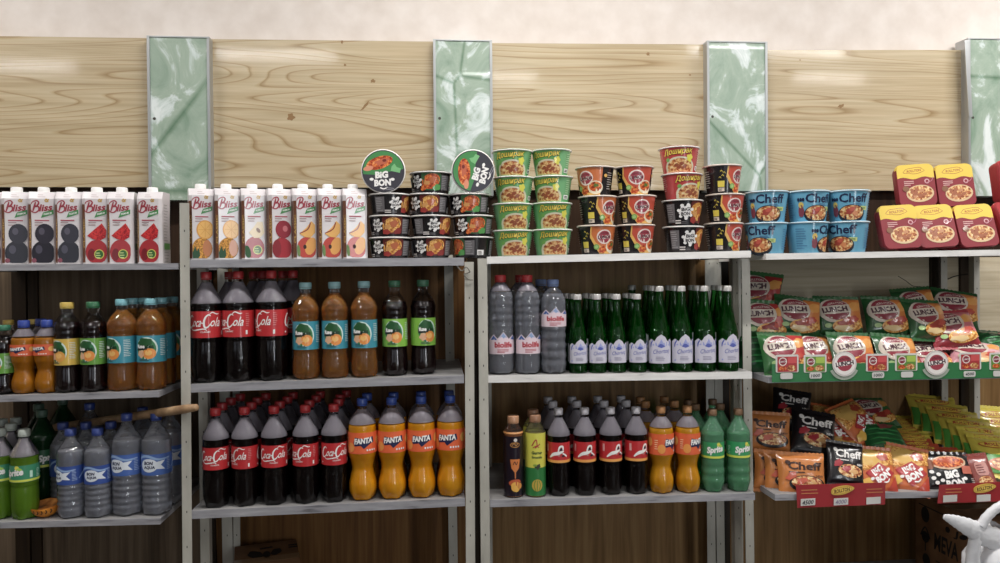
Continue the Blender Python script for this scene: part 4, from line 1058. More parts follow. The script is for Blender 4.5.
BUILD['lp_o'] = pack('noodle_pack', .128, .108, .038, foil('#1f5a2a'), art_lunchpack('#d87a1f', '#a8301f'), 1)
BUILD['lp_r'] = pack('noodle_pack', .128, .108, .038, foil('#2a6a30'), art_lunchpack('#b82a2a', '#8a1f1f'), 2)
BUILD['lp_p'] = pack('noodle_pack', .130, .105, .036, foil('#a82a3a'), art_lunchpack('#d8707a', '#d89a6a'), 3)
BUILD['lp_l'] = pack('noodle_pack', .130, .105, .036, foil('#cf8f9a'), art_lunchpack('#dca8ae', '#d89a6a'), 4)
BUILD['cp_o'] = pack('noodle_pack', .140, .118, .030, foil('#c8741f'), art_cheffpack('#c8741f', '#3a1a0f', '#c8502a'), 5)
BUILD['cp_b'] = pack('noodle_pack', .125, .140, .034, foil('#17141a'), art_cheffpack('#17141a', '#e8e4e0', '#a8202f'), 6)
BUILD['bp_o'] = pack('noodle_pack', .130, .135, .034, foil('#d8681f'), art_bbpack('#c23a1f'), 7)
BUILD['bp_b'] = pack('noodle_pack', .165, .115, .034, foil('#1c1a1f'), art_bbblack, 8)
BUILD['yp'] = pack('noodle_pack', .130, .115, .020, foil('#d8c41f'), art_yel, 9, foil('#d8c41f'))
BUILD['yp_r'] = pack('noodle_pack', .130, .115, .020, foil('#c2401f'), art_yel, 10)
BUILD['gp'] = pack('noodle_pack', .150, .120, .034, foil('#175a2a'), art_lunchpack('#2a7a3a', '#a8301f'), 11)
def art_sauce(a, w, h):
    a.rect(0, h*.1, w*.5, h*.4, mat('#c88a80', .3), 0, .01); a.ell(0, -h*.25, w*.3, h*.13, MIXF); a.lines(-w*.2, h*.2, w*.35, 4, h*.07, h*.025, mat('#7a2a2a', .4), 3)
BUILD['sp'] = pack('noodle_pack', .080, .115, .030, foil('#8f4038'), art_sauce, 12)

def art_fold_sheen(a, w, h):
    for k in range(5): a.stroke([(-w*.45, h*(-.3+.15*k)), (0, h*(-.22+.14*k)), (w*.45, h*(-.34+.16*k))], [.001, .006], mat('#2a8a45', .3))  # lighter green strokes paint the sheen along the creases
    a.ell(w*.1, h*.32, w*.2, h*.09, mat('#8a3a3a', .3), 10, wob=.2)
BUILD['gpp'] = pack('noodle_pack', .150, .120, .040, foil('#14582a'), art_fold_sheen, 13)
# ------------------------------------------------------------------ setting things out
def put(kind, px, Y, sh, label, cat, group=None, rot=0, dz=0, scale=1.0, tilt=0, lean=0, py=None):
    o = inst(kind); Y -= .009 if cat == 'bottle' else 0; scale *= .94 if sh == 'C3' else 1; q = P(px, 300 if py is None else py, Y)
    z = S[sh].z(q.x)+dz if py is None else q.z
    o.location = (q.x, Y, z); o.rotation_euler = (rad(lean), rad(tilt), rad(rot)); o.scale = (scale,)*3
    tag(o, label, cat, group); return o
def behind(kind, fronts, names, rows, sh, fmt, cat, group, pitch=.085, y0=.055, rng=None):
    """rows standing one behind another, each in line with its front thing"""
    for k in rows:
        for px, nm in zip(fronts, names):
            X = P(px, 300, y0).x; o = inst(kind); Y = y0+pitch*k+R.uniform(-.004, .004)
            o.scale = (.94 if sh == 'C3' else 1,)*3; x = X+R.uniform(-.006, .006)+.002*k
            o.location = (x, Y, S[sh].z(x)); o.rotation_euler = (0, 0, R.uniform(-1, 1))
            tag(o, fmt.format(row=['front', 'second', 'third', 'fourth', 'fifth'][k], nm=nm), cat, group)
# --- rack B, middle shelf: big cola, teal tea, dark tea
G = 'big cola bottles on the middle shelf'
for px, rot, nm in ((206.5, 4, 'nearest the rack post'), (238.5, -30, 'in the middle of the front three'), (271.5, -52, 'beside the teal-labelled tea')):
    put('cola15', px, .058, 'B2', 'big red-capped cola bottle %s, shelf above smaller colas' % nm, 'bottle', G, rot)
for X0, Y, nm in ((230, .155, 'behind the gap between the first two front ones'), (254, .20, 'in the back, between second and third front ones'), (263, .15, 'just behind the second and third front ones'), (283, .22, 'far back behind the third front one'), (293, .16, 'behind the first teal-labelled tea bottle')):
    put('cola15', X0, Y, 'B2', 'big red-capped cola bottle %s' % nm, 'bottle', G, R.uniform(-60, 60))
G = 'tea bottles beside the big colas'
for px, rot, nm in ((305.5, 4, 'nearest the cola'), (334.5, 3, 'in the middle of the three'), (364, -4, 'nearest the dark tea')):
    put('tea_teal', px, .058, 'B2', 'amber iced tea with teal label, right of big colas, %s' % nm, 'bottle', G, rot)
put('tea_green', 394.5, .07, 'B2', 'dark iced tea with lime-green label, next to the amber teal-labelled ones', 'bottle', G, 2)
put('tea_green', 423, .08, 'B2', 'dark iced tea with lime-green label, last bottle beside the empty shelf end', 'bottle', G, 24)
# --- rack B, lower shelf: cola and orange
G = 'colas on the lower shelf'
cp = (214, 243, 272.5, 304, 332.5)
crot = (4, -42, 2, -28, 12)
cn = [t+' column from the steel post' for t in TH[:5]]
for px, r_, nm in zip(cp, crot, cn):
    put('cola10', px, .052, 'B3', 'smaller cola bottle in the front row, %s' % nm, 'bottle', G, r_)
behind('cola10', cp, cn, (1, 2, 3), 'B3', 'smaller cola bottle in the {row} row, {nm}', 'bottle', G, .082, .052)
G = 'orange sodas beside the colas'
fp = (361, 390.5, 420, 449); fr_ = (4, 2, -4, -20)
fn_ = ['next to the colas', 'second from the colas', 'third from the colas', 'nearest the shelf end']
for px, r_, nm, dy in zip(fp, fr_, fn_, (0, .012, .02, .03)):
    put('fanta', px, .058, 'B3', 'blue-capped orange soda with navy lettering, front row, %s' % nm, 'bottle', G, r_)
for px, nm, dy in zip((366, 392.5, 420, 448), fn_, (0, .012, .02, .03)):
    put('fanta', px, .15, 'B3', 'blue-capped orange soda half hidden in the second row, %s' % nm, 'bottle', G, R.uniform(-60, 60))
# --- rack A, middle shelf
G = 'bottles on the middle shelf of the juice rack'
put('tea_small', 3, .05, 'A2', 'small dark tea bottle with green label, cut by the picture edge', 'bottle', G, -20)
put('fanta_s', 23.5, .05, 'A2', 'small blue-capped orange soda next to the small dark tea', 'bottle', G, -14)
put('fanta_s', 46.5, .05, 'A2', 'small blue-capped orange soda next to the yellow-labelled tea', 'bottle', G, -30)
put('tea_yellow', 67, .05, 'A2', 'dark tea bottle with yellow label and yellow cap', 'bottle', G, -20)
put('tea_green_t', 93, .05, 'A2', 'dark tea bottle with green label beside the yellow-labelled one', 'bottle', G, -6)
put('tea_teal_t', 122, .055, 'A2', 'amber tea with teal label beside the green-labelled dark tea, front row', 'bottle', G, -26)
put('tea_teal_t', 151, .055, 'A2', 'amber tea with teal label at the front shelf corner', 'bottle', G, 2)
for px, Y, k, nm in ((132, .145, 'tea_teal_t', 'amber tea bottle tucked behind the first teal-labelled front one'), (145, .15, 'tea_teal_t', 'amber tea bottle hidden behind the gap of the two teal-labelled ones'), (161, .14, 'tea_teal_t', 'amber tea bottle behind the teal-labelled one at the shelf corner'), (172, .23, 'tea_teal_t', 'amber tea bottle deepest on the juice rack, next to the post'),
                    (8, .14, 'tea_yellow', 'yellow-capped tea bottle behind the small dark tea'), (33, .15, 'tea_yellow', 'yellow-capped tea bottle behind the two small orange sodas')):
    put(k, px, Y, 'A2', nm, 'bottle', G, R.uniform(-40, 40), scale=.80 if k == 'tea_yellow' else 1)
put('fanta_s', 40.5, .125, 'A2', 'small orange soda peeping between the two front orange sodas', 'bottle', G, 30)
# --- rack A, lower shelf: lemon-lime and water
G = 'lemon-lime bottles on the lower juice-rack shelf'
put('sprite_w', 22, .05, 'A3', 'green lemon-lime bottle with pale cap beside the orange half shell', 'bottle', G, -22)
put('sprite_w', -2, .06, 'A3', 'green lemon-lime bottle cut by the picture edge', 'bottle', G, 0)
put('sprite_w', 9, .135, 'A3', 'pale-capped lemon-lime bottle behind and between the two front ones', 'bottle', G, 40)
put('sprite_w', 14, .225, 'A3', 'lemon-lime bottle third deep behind the front lemon-lime pair', 'bottle', G, 80)
put('sprite_w', 0, .205, 'A3', 'lemon-lime bottle behind the one cut by the picture edge', 'bottle', G, 70)
put('sprite_g', 40, .17, 'A3', 'dark green bottle behind the orange half shell', 'bottle', G, 50)
put('sprite_g', 37, .27, 'A3', 'dark green bottle deepest behind the orange half shell', 'bottle', G, 90)
put('sprite_g', 61, .385, 'A3', 'dark green bottle at the back behind the small water bottles', 'bottle', G, 30)
G = 'water bottles on the lower juice-rack shelf'
put('bon', 68.5, .05, 'A3', 'small blue-labelled water bottle beside the orange half shell', 'bottle', G, -38)
put('bon', 95.5, .05, 'A3', 'small blue-labelled water bottle beside the two tall ones', 'bottle', G, -4)
put('bon_b', 125, .065, 'A3', 'tall water bottle with wavy label beside the small water bottles', 'bottle', G, -20)
put('bon_b', 154.5, .065, 'A3', 'tall water bottle with wavy label at the front shelf corner', 'bottle', G, -8)
for px, Y, k, nm in ((61, .14, 'bon', 'small water bottle behind the one next to the orange half shell'), (84, .14, 'bon', 'small water bottle behind the gap of the small front pair'), (109, .145, 'bon', 'small water bottle behind, beside the first tall one'),
                     (141, .165, 'bon_b', 'tall water bottle behind the gap of the tall front pair'), (168, .165, 'bon_b', 'tall water bottle behind, next to the steel post'), (88, .25, 'bon_b', 'tall water bottle deepest behind the small water bottles')):
    put(k, px, Y, 'A3', nm, 'bottle', G, R.uniform(-30, 30))
# orange half shell and the wooden stick
def half_shell():
    root = empty('gourd_half'); m = MB(); og = noisy('orange_rind', [(.3, '#b8661a'), (.6, '#d88a2c'), (.8, '#e09a3f')], (40, 40, 40), 4, .5); r = .037
    rows = [(-.0, .008)]
    out = [(r*(1-math.cos(rad(a))), r*math.sin(rad(a))) for a in range(12, 91, 8)]
    m.lathe([(z*.95, q) for z, q in out]+[(r*.95+.001, r*.96)], og, 28, lambda q, z, a: q*(1+.03*math.cos(6*a)), True, False); m.build('rind', root, angle=60)
    m = MB(); ins = noisy('orange_inside', [(.35, '#5f3a1c'), (.5, '#a8662a'), (.7, '#c98a45')], (45, 45, 45), 4, .6)
    m.lathe([(r*.55, .002), (r*.62, r*.6), (r*.90, r*.90), (r*.95, r*.96)], ins, 28, None, True, False)
    A = Art()
    for k in range(5): A.stroke([(-.025+.011*k, -.004), (-.021+.011*k, .0), (-.023+.011*k, .006)], .0025, mat('#3a2412', .7))
    emit(m, A, lambda u, v, l: (u, -math.sqrt(max(0, (r*1.0)**2-u*u))*.995-.0012, r*.72+v*1.1)); m.build('dried_inside', root, angle=60)
    return root
BUILD['half'] = half_shell
put('half', 44, .05, 'A3', 'orange half shell with dark cracks lying between lime soda and water', 'gourd half', None, 10, lean=10, tilt=-4)
m = MB(); p0 = P(48, 428.5, .37); p1 = P(196, 407.5, -.041)
pts = [p0+(p1-p0)*(i/16) for i in range(17)]; rr0 = [.0125]*16+[.010]
m.tube(pts+[p1+(p1-p0).normalized()*.004], rr0+[.004], noisy('stick_wood', [(.3, '#8a6a4c'), (.6, '#b08f6c'), (.8, '#c2a482')], (30, 30, 30), 5, .6), 14)
tag(m.build('broom_stick', angle=60), 'bare wooden broom stick lying slanted across the water bottles', 'stick')
# --- rack C, middle shelf
G = 'clear water bottles beside the green glass ones'
put('bio', 500.5, .055, 'C2', 'red-capped clear water bottle nearest the steel post', 'bottle', G, 8)
put('bio', 527, .055, 'C2', 'red-capped clear water bottle next to the blue-capped one', 'bottle', G, 12)
put('bio_b', 553, .055, 'C2', 'blue-capped clear water bottle with high label beside green glass', 'bottle', G, 4)
put('bio', 520.5, .15, 'C2', 'red-capped water bottle tucked behind the front red-capped pair', 'bottle', G, 60)
put('bio_b', 541, .16, 'C2', 'blue-capped water bottle tucked behind the front blue-capped one', 'bottle', G, 60)
G = 'green glass mineral water bottles'
sp_ = (577.5, 597, 616.5, 637)
for px, nm in zip(sp_, ('first', 'second', 'third', 'fourth')):
    put('chor', px, .05, 'C2', '%s small green glass bottle from the blue-capped water, front row' % nm, 'bottle', G, R.uniform(-8, 8))
bp_ = (659, 681, 704, 727)
for px, nm in zip(bp_, ('first', 'second', 'third', 'last')):
    put('chor_b', px, .05, 'C2', '%s tall green glass bottle after the small ones, front row' % nm, 'bottle', G, R.uniform(-8, 8))
for k, nm in ((1, 'second'), (2, 'third')):
    for px, q in zip(sp_, ('first', 'second', 'third', 'fourth')):
        put('chor', px-5.5*k, .05+.062*k, 'C2', '%s small green glass bottle from the clear water, %s row' % (q, nm), 'bottle', G, R.uniform(-60, 60))
    for px, q in zip(bp_, ('first', 'second', 'third', 'last')):
        put('chor_b', px-(7.5 if k == 1 else 12), .05+.072*k, 'C2', '%s tall green glass bottle after the small ones, %s row' % (q, nm), 'bottle', G, R.uniform(-60, 60))
put('chor_b', 632, .26, 'C2', 'single tall green glass bottle standing behind the small ones', 'bottle', G, 20)
# --- rack C, lower shelf
G = 'fruit drinks at the lower shelf end'
put('blackb', 512, .05, 'C3', 'black fruit drink bottle with orange goblet picture', 'bottle', G, 4)
put('yellowb', 534, .05, 'C3', 'yellow and green fruit drink bottle beside the black one', 'bottle', G, -4)
put('yellowb', 532, .135, 'C3', 'fruit drink bottle hidden behind the yellow and green one', 'bottle', G, 30)
G = 'white-capped colas'
kp = (557.5, 583.5, 609.5, 635); kn = ['nearest the fruit drinks', 'second from the fruit drinks', 'third from the fruit drinks', 'nearest the orange sodas']
for px, r_, nm in zip(kp, (-10, 2, 16, 22), kn):
    put('colak', px, .052, 'C3', 'white-capped cola with yellow-striped red label, front row, %s' % nm, 'bottle', G, r_, scale=.98)
behind('colak', (554, 581.5, 607, 632.5), kn, (1, 2), 'C3', 'white-capped cola in the {row} row, {nm}', 'bottle', G, .082, .052)
G = 'brown-capped orange sodas'
op = (660, 686.5); on = ['beside the white-capped cola', 'beside the lemon-lime']
for px, r_, nm in zip(op, (34, 28), on):
    put('fanta_b', px, .052, 'C3', 'brown-capped orange soda in the front row %s' % nm, 'bottle', G, r_)
behind('fanta_b', (653.5, 680.5), on, (1, 2), 'C3', 'brown-capped orange soda in the {row} row {nm}', 'bottle', G, .082, .052)
G = 'green lemon-lime bottles with brown caps'
lp = (711.5, 737.5); ln = ['beside the orange sodas', 'beside the rack post']
for px, r_, nm in zip(lp, (-8, 2), ln):
    put('sprite', px, .052, 'C3', 'green lemon-lime bottle with brown cap, front row, %s' % nm, 'bottle', G, r_)
behind('sprite', (704.5, 730.5), ln, (1, 2), 'C3', 'green lemon-lime bottle in the {row} row, {nm}', 'bottle', G, .082, .052)

# --- top shelves: cartons
G = 'juice cartons on the top shelves'
for px, f, r_, nm in ((-7, 'plum', 8, 'dark plum juice carton cut by the picture edge'), (19.5, 'plum', 10, 'dark plum juice carton, first whole one of the plum cartons'), (46.5, 'plum', 6, 'dark plum juice carton in the middle of the plum row'), (74, 'plum', -4, 'dark plum juice carton beside the pomegranate ones'),
                   (99.5, 'pome', 4, 'pomegranate juice carton beside the plum cartons'), (124.5, 'pome', -2, 'pomegranate juice carton in the middle of the three'), (155, 'pome', -12, 'pomegranate juice carton at the shelf end beside the post')):
    put('carton_'+f, px, .05, 'A1', nm, 'carton', G, r_+10)
for px, f, r_, nm in ((202.5, 'orange', 9, 'orange and pineapple juice carton beside the post'), (228, 'orange', 10, 'orange and pineapple juice carton beside the cut-apple one'), (254, 'apple_half', 9, 'apple juice carton with a cut apple and round green seal'), (279.5, 'apple', 14, 'red apple juice carton beside the peach ones'),
                   (304.5, 'peach', 10, 'peach juice carton beside the red apple one'), (329.5, 'peach', 9, 'peach juice carton in the middle of the three peach ones'), (354.5, 'peach', 4, 'peach juice carton beside the black noodle bowls')):
    put('carton_'+f, px, .05, 'B1', nm, 'carton', G, r_+12)
# --- top shelf: stacks of noodle bowls and cups
def stack(px_list, Y, sh, hh, kinds, rots, labels, cat, G):
    for k, (px, kd, r_, lb) in enumerate(zip(px_list, kinds, rots, labels)):
        put(kd, px, Y, sh, lb, cat, G, r_, dz=sum(hh[:k]))
Hb = .0642
G = 'black noodle bowls'
BB = 'black noodle bowl %s'
stack((391, 391, 391), .07, 'B1', [Hb]*3, ['bb_red']*3, (6, 4, 62), [BB % 'at the bottom of the stack beside the cartons', BB % 'in the middle of the stack beside the cartons', BB % 'under the upright one, beside the cartons'], 'noodle bowl', G)
stack((431.5, 432, 429.5, 432), .07, 'B1', [Hb]*4, ['bb_red', 'bb_red', 'bb_red', 'bb_green'], (10, 50, -2, -4), [BB % 'at the bottom of the four-high stack', BB % 'second from bottom in the four-high stack', BB % 'third from bottom in the four-high stack', BB % 'topmost of the four-high stack, between the upright ones'], 'noodle bowl', G)
stack((473, 473.5, 470.5), .07, 'B1', [Hb]*3, ['bb_green']*3, (-62, 4, -4), [BB % 'bottom of the stack beside green cups, over the posts', BB % 'in the middle of the stack beside green cups', BB % 'under the upright one, beside green cups'], 'noodle bowl', G)
# two bowls standing on their side, lid to the room
for px, py, Y, rl, lb in ((383.5, 171.5, .05, -6, 'black noodle bowl on its side with lid facing out, beside the cartons'), (473, 171.5, .05, 66, 'black noodle bowl on its side with lid turned sideways, beside green cups')):
    o = inst('bb_green'); q = P(px, py, .05-.03)
    o.matrix_world = Matrix.Translation((q.x, .045, q.z)) @ Matrix.Rotation(rad(-rl), 4, 'Y') @ Matrix.Rotation(rad(90), 4, 'X') @ Matrix.Translation((0, 0, -.03))
    tag(o, lb, 'noodle bowl', G)
G = 'green noodle cups'
Hg = .0797
for px, col in ((513.5, 'next to the black bowls'), (552.5, 'next to the orange cups')):
    stack((px, px, px+1, px), .065, 'C1', [Hg]*4, ['dosh_g']*4, ((2, 4, -10, -8) if px < 530 else (4, 2, -30, -22)), ['green noodle cup %s, %s' % (w_, col) for w_ in ('at the stack bottom', 'second from the stack bottom', 'third from the stack bottom', 'at the stack top')], 'noodle cup', G)
G = 'orange and red noodle cups'
Hl = .0887
for px, k, col, rt in ((597, 'lunch_o', 'in the orange stack beside the green cups', (-2, 14, -62)), (636, 'lunch_r', 'in the red-orange stack beside the red cups', (0, -14, -24)), (724, 'lunch_r', 'in the stack at the shelf end', (14, -4, 24))):
    stack((px, px+1.5, px-1), .065, 'C1', [Hl]*3, [k]*3, rt, ['noodle cup %s %s' % (w_, col) for w_ in ('lowest', 'in the middle', 'topmost')], 'noodle cup', G)
stack((683.5, 683, 682.5, 680), .065, 'C1', [.0807]*4, ['bb_cup', 'bb_cup', 'dosh_r', 'dosh_r'], (44, 32, 14, -16), ['black noodle cup at the bottom under two red ones', 'black noodle cup under the red cups', 'red noodle cup lower of the two, above black cups', 'red noodle cup topmost, the highest of all'], 'noodle cup', G)
G = 'blue noodle cups'
for px, rt, nm in ((767, (-40, -14), 'beside the shelf gap'), (808, (50, 8), 'in the middle stack'), (848, (-44, -12), 'beside the yellow-topped boxes')):
    stack((px-1, px), .06, 'D1', [.0967]*2, ['cheff']*2, rt, ['light blue noodle cup, lower one %s' % nm, 'light blue noodle cup, upper one %s' % nm], 'noodle cup', G)
# boxes with yellow tops
G = 'yellow-topped meal boxes'
YB_ = 'maroon meal box with yellow top, '
for px, Y, sh, lb, r_, dz, ln_ in ((898, .045, 'D1', YB_+'front row beside the blue cups', 16, 0, -14), (934, .045, 'D1', YB_+'middle of the front row', 12, 0, -16), (974, .045, 'D1', YB_+'front row beside the red boxes', 14, 0, -16),
                                   (912, .16, 'D1', YB_+'upright in the back row behind the blue-cup end', 10, 0, -6), (951, .16, 'D1', YB_+'upright in the back row behind the front middle', 10, 0, -6),
                                   (913.5, .15, 'D1', YB_+'standing on top, nearest the blue cups', 12, .1425, -8), (952, .15, 'D1', YB_+'standing on top, nearest the red boxes', 12, .1425, -8)):
    put('tray_y', px, Y, sh, lb, 'meal box', G, r_-19, dz=dz, lean=ln_, scale=.95, tilt=-3)
G = 'red meal boxes'
put('tray_r', 1012, .06, 'D1', 'red meal box with orange oval in front, beside the yellow-topped ones', 'meal box', G, 20, lean=-22)
put('tray_r', 1016, .20, 'D1', 'red meal box hidden behind the front red one', 'meal box', G, 12, lean=-6)
put('tray_r', 1006, .19, 'D1', 'red meal box standing on top by the marble strip', 'meal box', G, 14, dz=.150, lean=-8)

# ------------------------------------------------------------------ rack D: bags of noodles
def packat(kind, px, py, Y, label, group, rot=0, lean=-25, tilt=0, scale=1.0, h=.11):
    o = inst(kind); q = P(px, py, Y)
    o.matrix_world = Matrix.Translation(q) @ Matrix.Rotation(rad(rot), 4, 'Z') @ Matrix.Rotation(rad(lean), 4, 'X') @ Matrix.Rotation(rad(tilt), 4, 'Y') @ Matrix.Scale(scale, 4) @ Matrix.Translation((0, 0, -h/2))
    tag(o, label, 'noodle pack', group); return o
G = 'noodle packs behind the green price strip'
for kd, px, py, Y, lb, rt, ln, tl in (
    # hidden layer that carries the upper row
    ('lp_o', 782, 352, .19, 'green noodle pack buried behind the first lower ones', 0, -12, 3), ('lp_o', 826, 352, .19, 'green noodle pack buried behind the middle lower ones', 4, -12, -3), ('lp_o', 872, 352, .19, 'green noodle pack buried behind the round sign', -3, -12, 2), ('lp_o', 914, 350, .20, 'green noodle pack buried under the pile of four', 2, -12, -4), ('lp_p', 955, 348, .20, 'red noodle pack buried under the red pile', 0, -12, 3),
    ('lp_r', 758, 293, .24, 'dark red noodle pack leaning highest against the rack post', -20, -14, 8), ('lp_r', 764, 321, .16, 'red and green noodle pack half hidden by the rack post', -6, -22, 6),
    ('lp_o', 797, 317, .15, 'green and orange noodle pack tilted, above the first lower one', -6, -24, 9), ('lp_o', 838, 317, .15, 'green and orange noodle pack above the round sign, upper row', -8, -24, 2), ('lp_o', 886, 317, .15, 'green and orange noodle pack in the upper row beside the tall pile', -4, -24, 3),
    ('lp_o', 915, 308, .22, 'green noodle pack showing only its top behind the tall pile', 0, -20, -4), ('lp_o', 925, 320, .13, 'green noodle pack leaning in front of the tall pile, beside the pink one', 8, -26, 4),
    ('lp_o', 936, 301, .27, 'gold shining noodle pack on top at the back of the pile', -4, -60, 5), ('lp_o', 954, 309, .21, 'green and orange noodle pack near the back post', -12, -30, 12),
    ('lp_p', 951, 329, .12, 'crimson noodle pack above the pale pink one', -10, -34, -3), ('lp_l', 975, 355, .07, 'pale pink noodle pack lying low behind the strip', -18, -56, 10), ('lp_p', 928, 357, .10, 'dark crimson noodle pack low behind the second round sign', 10, -50, 4),
    ('lp_r', 783, 354, .065, 'white-green noodle pack with red side, lower row beside the post', 2, -26, 2), ('lp_o', 815, 354, .085, 'noodle pack squeezed low between two lower-row packs', 14, -30, 6), ('lp_o', 852, 354, .06, 'green and orange noodle pack behind the first round sign', 4, -26, 3), ('lp_o', 896, 355, .06, 'green and orange noodle pack low beside the second round sign', 8, -28, 6),
    ('gpp', 1006, 350, .10, 'dark green noodle pack at the far strip end', 10, -48, 8), ('gpp', 764, 355, .13, 'dark green noodle pack low in the corner behind the post', -10, -20, 2)):
    packat(kd, px, py, Y, lb, G, rt, ln, tl, 1.0 if 'buried' in lb else 1.17)
G = 'noodle packs behind the red price strips'
for kd, px, py, Y, lb, rt, ln, tl, sc in (
    ('cp_o', 768, 431, .17, 'orange noodle pack standing behind, against the rack post', -14, -16, 3, 1.0),
    ('cp_o', 776, 470, .11, 'orange noodle pack third back in the front file', -16, -20, 4, .98), ('cp_o', 787, 472, .08, 'orange noodle pack second back in the front file', -14, -20, 3, 1.0), ('cp_o', 801, 474, .045, 'front orange noodle pack of the file beside the black one', -10, -20, 2, 1.05),
    ('cp_b', 791, 411, .24, 'black noodle pack mostly hidden, deepest by the orange ones', -16, -40, 10, 1.0), ('cp_b', 813, 436, .15, 'large black noodle pack leaning behind the front black one', -10, -38, 12, 1.12), ('cp_b', 845, 466, .05, 'front black noodle pack above the red price strip', -6, -26, 9, .92),
    ('bp_o', 836, 428, .22, 'yellow and orange noodle pack lying behind the black ones', -8, -50, 14, 1.2), ('bp_o', 857, 424, .20, 'shiny yellow noodle pack beside the dark green ones', 10, -46, -16, 1.1), ('gp', 872, 412, .29, 'dark green noodle pack highest at the back', 6, -52, 2, 1.0), ('gpp', 882, 438, .16, 'dark green folded noodle pack in the middle of the shelf', 12, -48, 10, 1.05),
    ('bp_o', 845, 452, .12, 'red and orange noodle pack squeezed behind the black one', 0, -60, 0, 1.0), ('bp_o', 874, 471, .05, 'orange noodle pack beside the front black one', -4, -30, 6, 1.0), ('bp_o', 906, 470, .06, 'orange noodle pack beside the dotted black one', -12, -34, 12, 1.05),
    ('bp_b', 946, 470, .05, 'black noodle pack with white dots and tomato bowl', -4, -30, 3, 1.0), ('sp', 980, 471, .035, 'small transparent pink-brown sachet in front of the black dotted pack', -14, -30, -8, .95), ('bp_o', 888, 452, .14, 'red noodle pack lying under the dark green one', 6, -64, 4, 1.0)):
    packat(kd, px, py, Y, lb, G, rt, ln, tl, sc, .13)
G = 'yellow noodle packs filed upright'
nth = ['first', 'second', 'third', 'fourth', 'fifth', 'sixth', 'seventh', 'eighth', 'ninth']
for i in range(9):
    t = i/8
    packat('yp' if i < 6 else 'yp_r', 902+t*24, 430+t*33, .35-t*.24, '%s pack from the back in the low file, %s' % (nth[i], 'yellow noodles' if i < 6 else 'red noodles'), G, -4+R.uniform(-3, 3), -58, R.uniform(-2, 2)+4, 1.12, .115)
for i in range(7):
    t = i/6
    packat('yp', 934+t*66, 413+t*45, .35-t*.28, '%s yellow noodle pack from the back in the high file by the posts' % nth[i], G, -12+R.uniform(-3, 3), -52, 10+R.uniform(-2, 2), 1.28, .115)
for i in range(3):
    packat('yp', 995+i*6, 425+i*7, .38-.02*i, '%s pack of the far yellow bunch behind the posts' % nth[i], G, -10, -30, 5, 1.1, .115)
packat('yp_r', 962, 462, .10, 'red and yellow noodle pack lying between dotted pack and yellow file', G, -8, -60, 2, 1.0, .115)
# --- price strips
TAGM = mat('#cfcdc8', .5); INK = mat('#2a2a34', .6)
def flat_child(parent, name, shape, Y, m, th=.0012, art=None):
    b = MB(); lo = [(p[0], Y, p[1]) for p in shape]; hi = [(p[0], Y+th, p[1]) for p in shape]
    b.loft([hi, lo], m)
    if art:
        A = Art(); art(A); emit(b, A, lambda u, v, l: (u, Y-l-.0002, v))
    return b.build(name, parent, smooth=False)
def quad(p, Y): return [(P(x, y, Y).x, P(x, y, Y).z) for x, y in p]
def rrc(cx, cy, w, h, r): return [(cx+x, cy+z) for x, z in rr(w, h, r, 3)]
YS = -.012
st = empty('price_strip'); tag(st, 'green price strip with round signs, along the upper noodle pack shelf', 'price strip', 'price strips')
grn = mat('#1f7a40', .4, 0, .5, .2)
flat_child(st, 'strip_panel', quad([(772, 382.5), (1075, 376), (1075, 361), (772, 364)], YS), YS, grn)
up = mpp(.9, 0)
for px, py, txt in ((786.5, 376, ''), (815.5, 375.5, '1000'), (878, 375, '1000'), (907, 374.5, ''), (969.5, 374, '4500'), (999, 373.5, '')):
    c = P(px, py, YS-.0015)
    flat_child(st, 'price_tag', rrc(c.x, c.z, .039, .018, .005), YS-.0026, TAGM, .0012, (lambda A, c=c, t=txt: A.text(t, c.x, c.z, .028, .0095, INK, .1, 3, .01)) if txt else None)
for px, py, red in ((787, 363.5, 1), (815, 363.5, 0), (877, 362.5, 1), (906, 362, 0), (970, 361, 1), (1000, 361, 0)):
    c = P(px, py, YS); hw, hh = .0315, .0235
    o = flat_child(st, 'header_card', rrc(c.x, c.z, .072, .054, .004), YS-.0014, mat('#d9d6cf', .45), .0012,
        lambda A, c=c, red=red: (A.rect(c.x, c.z-.002, .062, .046, mat('#b3242c' if red else '#5f8f2a', .4)), A.rect(c.x+.016, c.z+.010, .028, .018, mat('#d8484a' if red else '#a8c83a', .4)), A.ell(c.x-.014, c.z+.006, .013, .013, mat('#e8d8d0', .4)), A.ell(c.x-.014, c.z+.006, .010, .010, mat('#8f2438', .4)), A.text('LUNCH', c.x-.014, c.z+.006, .022, .005, LETW, 0, 5, .02), A.ell(c.x+.013, c.z-.014, .014, .009, MIXF), A.ell(c.x-.015, c.z-.015, .012, .007, REDF)))
for px, py in ((844.5, 364), (936.5, 363)):
    c = P(px, py, YS-.004)
    flat_child(st, 'round_sign', [(c.x+.0385*math.cos(a*PI/18), c.z+.0385*math.sin(a*PI/18)) for a in range(36)], YS-.0045, mat('#d5cfca', .4), .003,
        lambda A, c=c: (A.ell(c.x, c.z, .0335, .0335, mat('#f0e9e4', .4), n=32), A.ell(c.x, c.z+.002, .025, .024, mat('#a83246', .4)), A.text('ROLLTON', c.x, c.z+.014, .030, .007, mat('#4a1426', .4), 0, 4, .03, .4), A.poly([(c.x-.034, c.z-.010), (c.x+.032, c.z-.001), (c.x+.034, c.z+.012), (c.x-.032, c.z+.004)], mat('#f0e9e4', .4)), A.text('LUNCH', c.x, c.z+.0015, .058, .014, mat('#3a1022', .4), 0, 8, .05)))
    flat_child(st, 'ribbon', [(c.x+k*math.cos(a), c.z+k*math.sin(a)) for k, rg in ((.049, range(0, 13)), (.040, range(12, -1, -1))) for a in [rad(205+130*i/12) for i in rg]], YS-.0022, mat('#a8b5a4', .4), .001)
